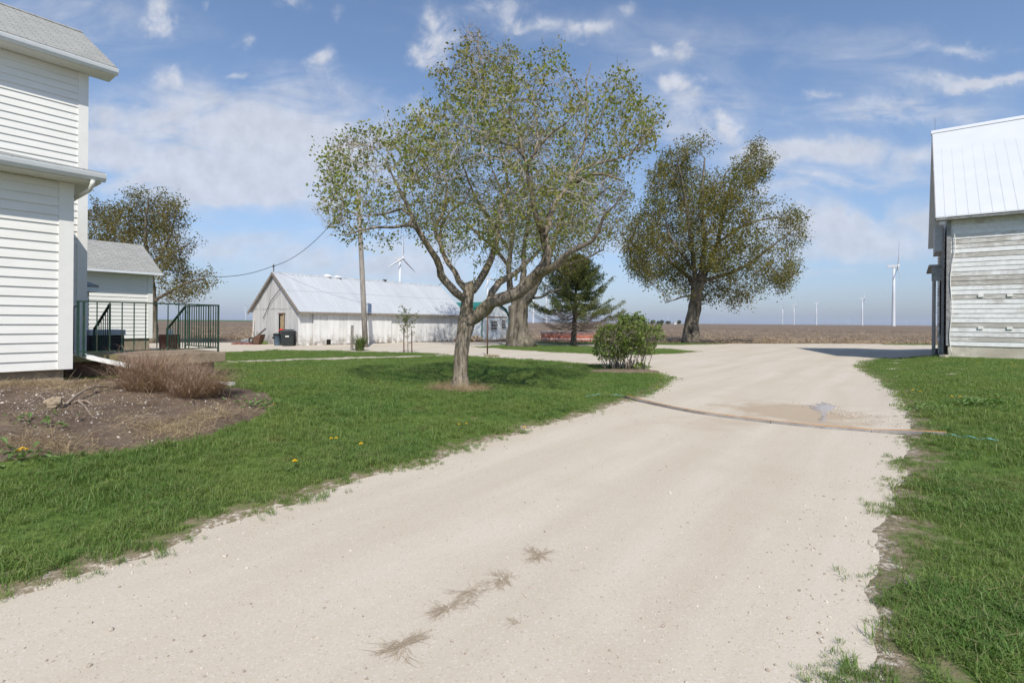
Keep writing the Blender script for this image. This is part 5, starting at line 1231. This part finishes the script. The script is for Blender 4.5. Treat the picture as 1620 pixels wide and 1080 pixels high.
# ------------------------------------------------------------------ flower bed: dry grasses, rock, branches
M_dry = mat('dry_grass_blades', leaf_fn([(.30, .20, .145), (.52, .39, .30), (.36, .235, .17)], .2), rough=.8)
def dry_clump(label, c, n, L, seed, wind=(.45, -.1), spread=.3):
    r = random.Random(seed); mb = MB()
    for k in range(n):
        a = r.uniform(0, 2*math.pi); rr_ = spread*math.sqrt(r.random()); d = Vector((math.cos(a), math.sin(a), 0)); b = Vector(c)+d*rr_; b.z = zf(b.x, b.y)
        o = Vector((r.gauss(0, .22), r.gauss(0, .22), 0))+d*r.uniform(.1, .75)*(.4+rr_/spread)+Vector((wind[0], wind[1], 0))*r.uniform(.3, 1.2); l = L*r.uniform(.45, 1.1)
        dr = Vector((o.x, o.y, 1.0 if r.random() < .8 else .35)).normalized(); s = Vector((-dr.y, dr.x, 0)); s = (s.normalized() if s.length > .01 else Vector((1, 0, 0)))*r.uniform(.0025, .005)
        p1 = b+dr*l*.5; p2 = b+dr*l+Vector((o.x, o.y, -.25))*l*.22
        mb.face([b-s, b+s, p1+s*.8, p1-s*.8]); mb.face([p1-s*.8, p1+s*.8, p2])
        if r.random() < .6:
            for _ in range(2):
                q = p1.lerp(p2, r.uniform(.2, .9)); e = q+Vector((r.gauss(0, .07), r.gauss(0, .07), r.uniform(0, .11))); mb.face([q-s*.6, q+s*.6, e])
    return single(mb, 'dry_grass_clump', M_dry, label, 'dry grass', c, 'dry ornamental grasses in the bed')
dry_clump('bigger dry brown grass clump over the white downspout in the bed', gp(243, 616), 2200, .82, 3, (.42, 0), .42)
dry_clump('smaller dry brown grass clump flopping right near the downspout end', gp(308, 626), 1700, .66, 4, (.55, .05), .34)
q = gp(86, 648); mb = MB(); mb.blob(q+Vector((0, 0, .09)), 0.095, (1.2, .8, .9), 17, .5, 3); single(mb, 'rock', mat('tan_rock', speckle((.32, .25, .17), .3, 14, bump=.7), rough=.95), 'rounded tan rock lying in the flower bed', 'rock', q, smooth=False)
M_stick = mat('dead_wood', bark_fn((.20, .15, .11), (.48, .39, .30), None, 18), rough=.95)
def branch(label, lines, r0=.013):
    o = None; mb = MB(); q0 = gp(*lines[0][0])
    for l in lines:
        q = [gp(x, y, .02+(h[0] if h else 0)) for x, y, *h in l]; mb.tube(q, [r0*(1-.75*k/(len(q)-1)) for k in range(len(q))], 6, wob=.2)
    return single(mb, 'fallen_branch', M_stick, label, 'branch', q0, 'fallen branches in the bed', smooth=True)
branch('forked dead branch beside the tan rock in the bed', [[(97,648),(118,638,.08),(135,631,.12),(150,625,.12),(172,622,.08)],[(112,642),(124,641,.05),(134,648,.04),(148,661)],[(124,641,.05),(138,642,.05),(147,646,.02)]], .026)
branch('thin dead stick lying below the house corner', [[(108,607),(120,604,.03),(128,599,.05),(135,594,.09)]], .015)
branch('dark crooked stick in front of the dry grass', [[(212,662),(228,659,.02),(245,657,.02),(262,652,.02)],[(212,662),(218,667)]], .014)
branch('thin twig against the house wall at the left', [[(0,596,.02),(8,588,.06),(20,578,.14)]], .011)
branch('long straw coloured twig between the dry grass and the house', [[(64,618),(75,623,.02),(88,624,.01)],[(150,625,.03),(175,620,.05),(200,614,.06),(225,600,.12)]], .014)

# ------------------------------------------------------------------ dandelions and flattened dry weeds
M_yel = mat('dandelion_yellow', base=(.90, .62, .015), rough=.7); M_dleaf = mat('weed_leaf', leaf_fn([(.11, .20, .05), (.20, .29, .10), (.15, .22, .07)], .3), rough=.6)
def dandelion(px, py, lab, size=1.0):
    g0 = gp(px, py+1.5); t = thing('dandelion', lab, 'dandelion', g0, 'dandelions in the grass'); r = random.Random(int(px*7+py)); h = .085*size
    mb = MB(); mb.tube([g0, g0+Vector((.008, 0, h))], .0035, 5); part(mb, 'stem', M_dleaf, t)
    mb = MB(); c = g0+Vector((.008, 0, h))
    for ring, n, rr_ in ((0, 18, .023), (1, 13, .016), (2, 8, .009)):
        for k in range(n):
            a = 2*math.pi*k/n+ring*.3; d = Vector((math.cos(a), math.sin(a), 0)); s = Vector((-d.y, d.x, 0))*.004*size; e = c+d*rr_*size+Vector((0, 0, .004+.006*ring)); mb.face([c-s*.5+Vector((0,0,.002*ring)), e-s, e+s, c+s*.5+Vector((0,0,.002*ring))])
    part(mb, 'flower', M_yel, t)
    mb = MB()
    for k in range(9):
        a = r.uniform(0, 6.28); d = Vector((math.cos(a), math.sin(a), 0)); l = r.uniform(.06, .13)*size; s = Vector((-d.y, d.x, 0))*.014; m_ = g0+d*l*.55+Vector((0, 0, .045)); mb.face([g0, m_-s, g0+d*l+Vector((0,0,.03)), m_+s])
    part(mb, 'leaves', M_dleaf, t)
for px, py, lab, s_ in ((465,742,'yellow dandelion nearest the gravel in the left lawn, alone',1.15),(570,713,'bright yellow dandelion in the middle of the left lawn, largest of its three',1.15),(531,701,'small yellow dandelion, right one of the close pair in the left lawn',.9),(523,701.5,'yellow dandelion, left one of the close pair in the left lawn',.9),
    (27,727,'orange yellow dandelion at the bed edge, lower one by the left frame',1.2),(34,722,'yellow dandelion at the bed edge, upper left of its three',1.1),(41,719.5,'small yellow dandelion at the bed edge, rightmost of its three',.8),(433,646,'yellow dandelion at the right tip of the flower bed',1.0),(412,611,'small dandelion in the lawn behind the flower bed',.8),
    (829,684,'yellow dandelion at the drive edge right of the maple',1.0),(737,676,'yellow dandelion in front of the maple, right of a close pair',.8),(725,677,'yellow dandelion in front of the maple, left of a close pair',.8),(1046,601,'dandelion at the lawn tip beside the lilac, upper one',1.0),(1038,617,'dandelion at the lawn tip in front of the lilac, lower one',1.0),
    (1443,622.5,'yellow dandelion at the right drive edge, left of a pair',1.15),(1455,624.5,'yellow dandelion at the right drive edge, right of a pair',1.05),(1505,634.5,'yellow dandelion beside the pale weeds, left of a pair',1.2),(1518,634,'yellow dandelion beside the pale weeds, right of a pair',1.1),
    (1546,578,'dandelion in the grass before the barn, standing alone',1.3),(1600,578,'dandelion before the barn, upper one of a trio',1.3),(1602,582.5,'dandelion before the barn, lower left of a trio',1.2),(1607,582,'dandelion before the barn, lower right of a trio',1.2)):
    dandelion(px, py, lab, s_)
M_deadw = mat('flattened_weeds', leaf_fn([(.33, .255, .175), (.45, .365, .265), (.38, .30, .21)], .1), rough=.9)
for px, py, rad_, n, lab in ((637,1020,.17,110,'flattened dry weed on the drive, nearest the camera'),(709,962,.16,90,'flattened dry weed on the drive, second from the camera'),(742,936,.17,70,'faint flattened dry weed in the middle of the row on the drive'),(801,915,.15,95,'flattened dry weed on the drive, second farthest of the row'),(850,877,.18,110,'flattened dry weed on the drive, farthest of the row'),(812,985,.08,22,'tiny faint flattened weed to the right of the row on the drive')):
    c = gp(px, py, .002); r = random.Random(int(px)); mb = MB(); mains = [(r.gauss(.75, 1.0)+(math.pi if r.random() < .5 else 0), r.uniform(.55, 1.1)) for _ in range(16)]
    for k in range(n*2):
        ma, ml = r.choice(mains); a = ma+r.gauss(0, .55); d = Vector((math.cos(a), math.sin(a), 0)); l = rad_*ml*r.uniform(.2, .6); s = Vector((-d.y, d.x, 0))
        b = c+Vector((math.cos(ma), math.sin(ma), 0))*(r.random()**1.3)*.7*rad_*ml+Vector((r.gauss(0, .014), r.gauss(0, .014), 0)); wv = r.uniform(.0005, .0011); bend = s*r.gauss(0, .3)*l
        q = [b+d*l*f+bend*f*f+Vector((0, 0, .001+.003*math.sin(f*3.1)*r.uniform(.2, 1.2))) for f in (0, .4, .75, 1)]
        for j in range(3):
            w0, w1 = wv*(1-j*.25), wv*(.75-j*.25)+.0002; mb.face([q[j]-s*w0, q[j]+s*w0, q[j+1]+s*w1, q[j+1]-s*w1])
    single(mb, 'dried_weed', M_deadw, lab, 'dried weed', c, 'flattened dry weeds on the drive')
def weed(px, py, n, L, lab):
    c = gp(px, py); r = random.Random(int(px)); mb = MB()
    for k in range(n):
        b = c+Vector((r.gauss(0, .22), r.gauss(0, .16), 0)); b.z = zf(b.x, b.y)+r.uniform(.02, .12); a = r.uniform(0, 6.28); d = Vector((math.cos(a), math.sin(a), r.uniform(-.1, .7))).normalized(); l = L*r.uniform(.6, 1.2); s = Vector((-d.y, d.x, 0)).normalized()*l*.22; m_ = b+d*l*.5+Vector((0, 0, .02)); mb.face([b, m_-s, b+d*l, m_+s])
    single(mb, 'weed_patch', M_dleaf, lab, 'weeds', c, 'broadleaf weed patches in the lawns')
weed(1556, 642, 110, .12, 'pale broadleaf weed patch in the right lawn beyond the twine'); weed(1468, 651, 60, .10, 'low whitish weed patch at the right drive edge'); weed(410, 645, 70, .10, 'light green weed patch at the right end of the flower bed'); weed(66, 673, 26, .10, 'small green weed in the middle of the flower bed'); weed(30, 730, 40, .11, 'green weed patch around the dandelions at the bed edge')

# ------------------------------------------------------------------ grass, stones (uncountable)
def blade_tuft(n, h, wdt, spread, seed, lean=.5):
    r = random.Random(seed); mb = MB()
    for k in range(n):
        a = r.uniform(0, 6.28); rr_ = spread*math.sqrt(r.random()); b = Vector((math.cos(a)*rr_, math.sin(a)*rr_, -.005)); a2 = r.uniform(0, 6.28); d = Vector((math.cos(a2), math.sin(a2), 0)); s = Vector((-d.y, d.x, 0))*wdt*.5*r.uniform(.7, 1.2); l = h*r.uniform(.55, 1.15); ln = lean*r.uniform(.3, 1.5)
        p1 = b+d*l*ln*.3+Vector((0, 0, l*.6)); p2 = b+d*l*ln+Vector((0, 0, l*(1-.25*ln)))
        mb.face([b-s, b+s, p1+s*.8, p1-s*.8]); mb.face([p1-s*.8, p1+s*.8, p2])
    return mb
def proto_col(name, mbs, m):
    c = bpy.data.collections.new(name)
    for i, mb in enumerate(mbs):
        me = bpy.data.meshes.new(name); me.from_pydata(mb.v, [], mb.f); me.materials.append(m); c.objects.link(bpy.data.objects.new(name+'_piece', me))
    return c
def scatter(name, pts, scl, col, label, cat, tilt=.12):
    n = len(pts); me = bpy.data.meshes.new(name); me.vertices.add(n); me.vertices.foreach_set('co', np.asarray(pts, np.float32).ravel())
    a = me.attributes.new('scl', 'FLOAT', 'POINT'); a.data.foreach_set('value', np.asarray(scl, np.float32))
    rot = np.stack([rng.normal(0, tilt, n), rng.normal(0, tilt, n), rng.uniform(0, 6.28, n)], 1).astype(np.float32)
    a = me.attributes.new('rot', 'FLOAT_VECTOR', 'POINT'); a.data.foreach_set('vector', rot.ravel())
    o = bpy.data.objects.new(name, me); COL.objects.link(o); tag(o, label, cat, kind='stuff')
    ng = bpy.data.node_groups.new(name, 'GeometryNodeTree'); ng.interface.new_socket('Geometry', in_out='INPUT', socket_type='NodeSocketGeometry'); ng.interface.new_socket('Geometry', in_out='OUTPUT', socket_type='NodeSocketGeometry')
    N = ng.nodes; gi = N.new('NodeGroupInput'); go = N.new('NodeGroupOutput'); ip = N.new('GeometryNodeInstanceOnPoints'); ci = N.new('GeometryNodeCollectionInfo')
    ci.inputs['Collection'].default_value = col; ci.inputs['Separate Children'].default_value = True; ci.inputs['Reset Children'].default_value = True
    ip.inputs['Pick Instance'].default_value = True
    ra = N.new('GeometryNodeInputNamedAttribute'); ra.data_type = 'FLOAT_VECTOR'; ra.inputs['Name'].default_value = 'rot'
    sa = N.new('GeometryNodeInputNamedAttribute'); sa.data_type = 'FLOAT'; sa.inputs['Name'].default_value = 'scl'
    L = ng.links.new; L(gi.outputs[0], ip.inputs['Points']); L(ci.outputs[0], ip.inputs['Instance']); L(ra.outputs['Attribute'], ip.inputs['Rotation']); L(sa.outputs['Attribute'], ip.inputs['Scale']); L(ip.outputs[0], go.inputs[0])
    o.modifiers.new('scatter', 'NODES').node_group = ng
    print(name, n); return o
def grass_fn(g, b):
    rnd = g.n('ShaderNodeObjectInfo').outputs['Random']; p = g.pos()
    big = g.noise(p, .5, 4, .6); isl = g.n('ShaderNodeNewGeometry').outputs['Random Per Island']
    c = g.mix(rnd, (0.080, 0.166, 0.034), (0.155, 0.265, 0.062))
    big = g.m('ADD', g.m('MULTIPLY', big, .6), g.m('MULTIPLY', g.noise(p, 1.7, 5, .65), .4)); c = g.mix(g.ramp(big, .38, .62, 0, .9), c, (0.21, 0.27, 0.070)); c = g.mix(g.ramp(isl, .90, .93, 0, .75), c, (0.30, 0.25, 0.12))
    c = g.mix(g.ramp(g.noise(p, 1.1, 6, 0.7), 0.57, 0.72, 0, .7), c, (0.26, 0.22, 0.09))
    nt = g.nt; out = nt.nodes['Material Output']; tr = g.n('ShaderNodeBsdfTranslucent', {0: g.mix(1.0, c, (1.3, 1.35, .6), 'MULTIPLY')}); mx = g.n('ShaderNodeMixShader', {0: .35, 1: b.outputs[0], 2: tr.outputs[0]}); nt.links.new(mx.outputs[0], out.inputs[0])
    return {'Base Color': c}
M_grass = mat('grass_blades', grass_fn, rough=.5, spec=.3)
tufts = proto_col('grass_tuft', [blade_tuft(17, .068, .0050, .06, i, .85) for i in range(6)]+[blade_tuft(12, .10, .0055, .05, 20+i, 1.1) for i in range(2)], M_grass)
far_tufts = proto_col('grass_tuft_far', [blade_tuft(16, .055, .009, .16, 40+i, .8) for i in range(5)], M_grass)
in_l, in_r, in_bed, in_m, in_b = inside(lawn_l), inside(lawn_r), inside(bed_ring), inside(ring_m), inside(ring_b); in_p = inside(fp)
def lawn_pts(x0, x1, y0, y1, dens, r0, r1):
    n = int((x1-x0)*(y1-y0)*dens); x, y = rng.uniform(x0, x1, n), rng.uniform(y0, y1, n); r = np.hypot(x, y)
    k = (r >= r0) & (r < r1) & (np.abs(x) < 1.12*y+1.6) & (y > .8); x, y = x[k], y[k]
    k = (in_l(x, y) | in_r(x, y)) & ~in_m(x, y) & ~in_b(x, y) & ~in_p([*x], [*y]) if False else (in_l(x, y) | in_r(x, y)) & ~in_m(x, y) & ~in_b(x, y) & ~in_p(x, y)
    k &= ~(in_bed(x, y) & (rng.uniform(0, 1, len(x)) < .985))
    u = U2[0]*x+U2[1]*y; nn = N2[0]*x+N2[1]*y
    k &= ~((nn < -11.7) & (u < 5.15)) & ~((nn > BN-.05) & (u > BU-.05))
    return x[k], y[k]
def zs_of(x, y, o=.012): return np.array([zf(a, b)+o for a, b in zip(x, y)])
PX, PY, PS = [], [], []
for box_, dens, r0, r1, s in (((-7, 8, .8, 6), 760, 0, 4.2, .9), ((-9, 9, 1, 8), 460, 4.2, 7.0, .95), ((-13, 14, 1, 12), 210, 7.0, 11.5, 1.1)):
    x, y = lawn_pts(*box_, dens, r0, r1); PX.append(x); PY.append(y); PS.append(s*rng.uniform(.55, 1.2, len(x)))
x, y, s = np.concatenate(PX), np.concatenate(PY), np.concatenate(PS)
patch = np.array([noise.noise(Vector((a*.9, b*.9, 7)))+.5*noise.noise(Vector((a*2.7, b*2.7, 3))) for a, b in zip(x, y)])
keep = rng.uniform(0, 1, len(x)) < np.clip(1.2+patch*.8, .8, 1); s = s*np.clip(1.0+patch*.55, .5, 1.45)
kde = kdtree.KDTree(len(lawn_l)+len(lawn_r))
for i, p in enumerate(lawn_l+lawn_r): kde.insert((p.x, p.y, 0), i)
kde.balance(); ed = np.array([kde.find((a, b, 0))[2] for a, b in zip(x, y)])
clp = lambda a, b: noise.noise(Vector((a*2.4, b*2.4, 11)))+.6*noise.noise(Vector((a*6.5, b*6.5, 5)))
cl = np.array([clp(a, b) for a, b in zip(x, y)])
keep &= rng.uniform(0, 1, len(x)) < np.where(ed+.42*cl > .16, 1.0, .07); s = s*np.clip(.62+ed/.9, .62, 1)
# ragged, thinning grass at the drive edge
nn = N2[0]*x+N2[1]*y; x, y, s = x[keep], y[keep], s[keep]
ex_, ey_, es_ = [], [], []
for ring in (lawn_l, lawn_r):
    for p in ring:
        if p.y > .8 and p.length < 16 and abs(p.x) < 1.2*p.y+1.5:
            for _ in range(6 if p.length < 8 else 3):
                if clp(p.x, p.y) < .12: continue
                ex_.append(p.x+rng.normal(0, .085)); ey_.append(p.y+rng.normal(0, .085)); es_.append(rng.uniform(.3, .72))
x = np.concatenate([x, ex_]); y = np.concatenate([y, ey_]); s = np.concatenate([s, es_])
k = ~((in_bed(x, y)) & (rng.uniform(0, 1, len(x)) < .9)); x, y, s = x[k], y[k], s[k]
scatter('grass', np.stack([x, y, zs_of(x, y)], 1), s, tufts, 'green mown grass blades of the near lawns', 'grass')
x, y = lawn_pts(-22, 26, 7, 31, 60, 11.5, 31)
x2, y2 = lawn_pts(-14, 16, 6, 20, 70, 11.5, 17); x = np.concatenate([x, x2]); y = np.concatenate([y, y2])
in3 = [inside([(p.x, p.y) for p in px_poly(q)]) if not isinstance(q[0], Vector) else inside(q) for q in (L3, L4)]
for f_, poly_ in ((inside(L3), L3), (inside(L4), L4)):
    xs = [p[0] for p in poly_]; ys = [p[1] for p in poly_]; n = int((max(xs)-min(xs))*(max(ys)-min(ys))*14); a, b = rng.uniform(min(xs), max(xs), n), rng.uniform(min(ys), max(ys), n); k = f_(a, b); x = np.concatenate([x, a[k]]); y = np.concatenate([y, b[k]])
scatter('grass', np.stack([x, y, zs_of(x, y)], 1), rng.uniform(.6, 1.15, len(x)), far_tufts, 'green grass of the far lawns and the grass island', 'grass')
# straw and dead grass over the bed
M_straw = mat('straw', leaf_fn([(.33, .25, .14), (.46, .36, .21), (.28, .20, .12)], .1), rough=.85)
straws = proto_col('straw_tuft', [blade_tuft(10, .10, .0035, .10, 60+i, 4.5) for i in range(4)], M_straw)
sx, sy = [], []
for px, py, sxx, syy, n in ((55,610,55,4,260),(120,620,50,5,50),(268,684,34,7,170),(325,664,22,5,90),(50,706,40,7,90),(150,655,90,22,50),(110,716,50,4,50),(395,655,25,8,30)):
    for _ in range(n):
        p = gp(rng.normal(px, sxx), min(738, max(602, rng.normal(py, syy)))); sx.append(p.x); sy.append(p.y)
sx, sy = np.array(sx), np.array(sy); k = in_bed(sx, sy); sx, sy = sx[k], sy[k]
mx, my = [], []
for _ in range(420):
    a, r0_ = rng.uniform(0, 6.28), rng.uniform(.25, .75); c0 = b1; mx.append(c0.x+math.cos(a)*r0_*1.0); my.append(c0.y+math.sin(a)*r0_*.75)
sx = np.concatenate([sx, mx]); sy = np.concatenate([sy, my])
scatter('straw', np.stack([sx, sy, zs_of(sx, sy, .022)], 1), rng.uniform(.5, 1.15, len(sx)), straws, 'pale straw and chips strewn over the bed and round the maple', 'straw', .3)
def stone_protos(name, m, n=5): 
    out = []
    for i in range(n): mb = MB(); mb.blob((0, 0, .3), 1, (1, .8, .6), i*3+1, .5, 1); out.append(mb)
    return proto_col(name, out, m)
M_stone = mat('limestone_chips', lambda g, b: {'Base Color': g.mix(g.n('ShaderNodeObjectInfo').outputs['Random'], (.30, .245, .19), (.60, .54, .455))}, rough=.95)
st = stone_protos('limestone_chip', M_stone)
X_, Y_, S_ = [], [], []
for ring in (lawn_l, lawn_r):
    for p in ring:
        if p.y > .8 and p.length < 14 and abs(p.x) < 1.2*p.y+1.5:
            for _ in range(3): X_.append(p.x+rng.normal(0, .24)); Y_.append(p.y+rng.normal(0, .24)); S_.append(rng.uniform(.004, .013))
n = 15000; r_ = 1.5+11*rng.uniform(0, 1, n)**1.5; a_ = rng.uniform(.55, 2.6, n); x, y = r_*np.cos(a_), r_*np.sin(a_)
nn = N2[0]*x+N2[1]*y; k = (nn > -4.6) & (nn < 0) & (y > 1.2); x, y = x[k], y[k]
X_ += list(x); Y_ += list(y); S_ += list(rng.gamma(1.4, .0019, len(x))+.0008)
pq = gp(1338, 654)
for _ in range(500):
    X_.append(pq.x+rng.normal(0, .16)); Y_.append(pq.y+rng.normal(0, .55)); S_.append(rng.uniform(.005, .02))
x, y = np.array(X_), np.array(Y_)
scatter('gravel_stones', np.stack([x, y, zs_of(x, y, .0)], 1), np.array(S_), st, 'loose limestone chips on the drive and along the grass edges', 'stones', .4)
X_, Y_, S_ = [], [], []
for px, py, sxx, syy, n in ((150,640,100,20,800),(60,628,60,8,260),(190,615,60,6,320),(80,650,50,10,200),(330,640,50,12,160),(120,690,110,14,160)):
    for _ in range(n):
        p = gp(rng.normal(px, sxx), min(735, max(603, rng.normal(py, syy)))); X_.append(p.x); Y_.append(p.y); S_.append(rng.gamma(1.8, .0030)+.002)
x, y, s = np.array(X_), np.array(Y_), np.array(S_); k = in_bed(x, y); x, y, s = x[k], y[k], s[k]
M_peb = mat('white_pebbles', lambda g, b: {'Base Color': g.mix(g.n('ShaderNodeObjectInfo').outputs['Random'], (.17, .13, .10), (.62, .56, .49))}, rough=.9)
scatter('bed_pebbles', np.stack([x, y, zs_of(x, y, .03)], 1), s, stone_protos('bed_pebble', M_peb), 'white and tan pebbles mixed in the bed soil', 'pebbles', .4)
# clods of soil and crop stubble at the near side of the ploughed field
M_stub = mat('corn_stubble', leaf_fn([(.34, .25, .16), (.50, .39, .26), (.24, .16, .11)], .1), rough=.9)
stub = proto_col('stubble_piece', [blade_tuft(7, .20, .03, .35, 80+i, 3.0) for i in range(5)], M_stub)
n = 9000; yy = 44+110*rng.uniform(0, 1, n)**2.2; xx = rng.uniform(-.62, .92, n)*yy; uu = U2[0]*xx+U2[1]*yy
k = ~((N2[0]*xx+N2[1]*yy > 0) & (uu < 42) & (uu > 26)); xx, yy = xx[k], yy[k]
scatter('crop_stubble', np.stack([xx, yy, zs_of(xx, yy, -.04)], 1), rng.uniform(.4, 1.3, len(xx)), stub, 'straw coloured crop stubble over the ploughed field', 'stubble', .3)

# ------------------------------------------------------------------ air
mb = MB(); mb.box((0, 0, -1.2), 33000, 33000, 131)
hm = bpy.data.materials.new('thin_air'); hm.use_nodes = True; nt = hm.node_tree; nt.nodes.remove(nt.nodes['Principled BSDF'])
pv = nt.nodes.new('ShaderNodeVolumePrincipled'); pv.inputs['Color'].default_value = (.78, .86, 1, 1); pv.inputs['Density'].default_value = 5e-5
nt.links.new(pv.outputs[0], nt.nodes['Material Output'].inputs['Volume'])
hz_ = tag(mesh_obj('haze', mb.v, mb.f, hm), 'thin bluish haze over the fields', 'haze', kind='stuff')
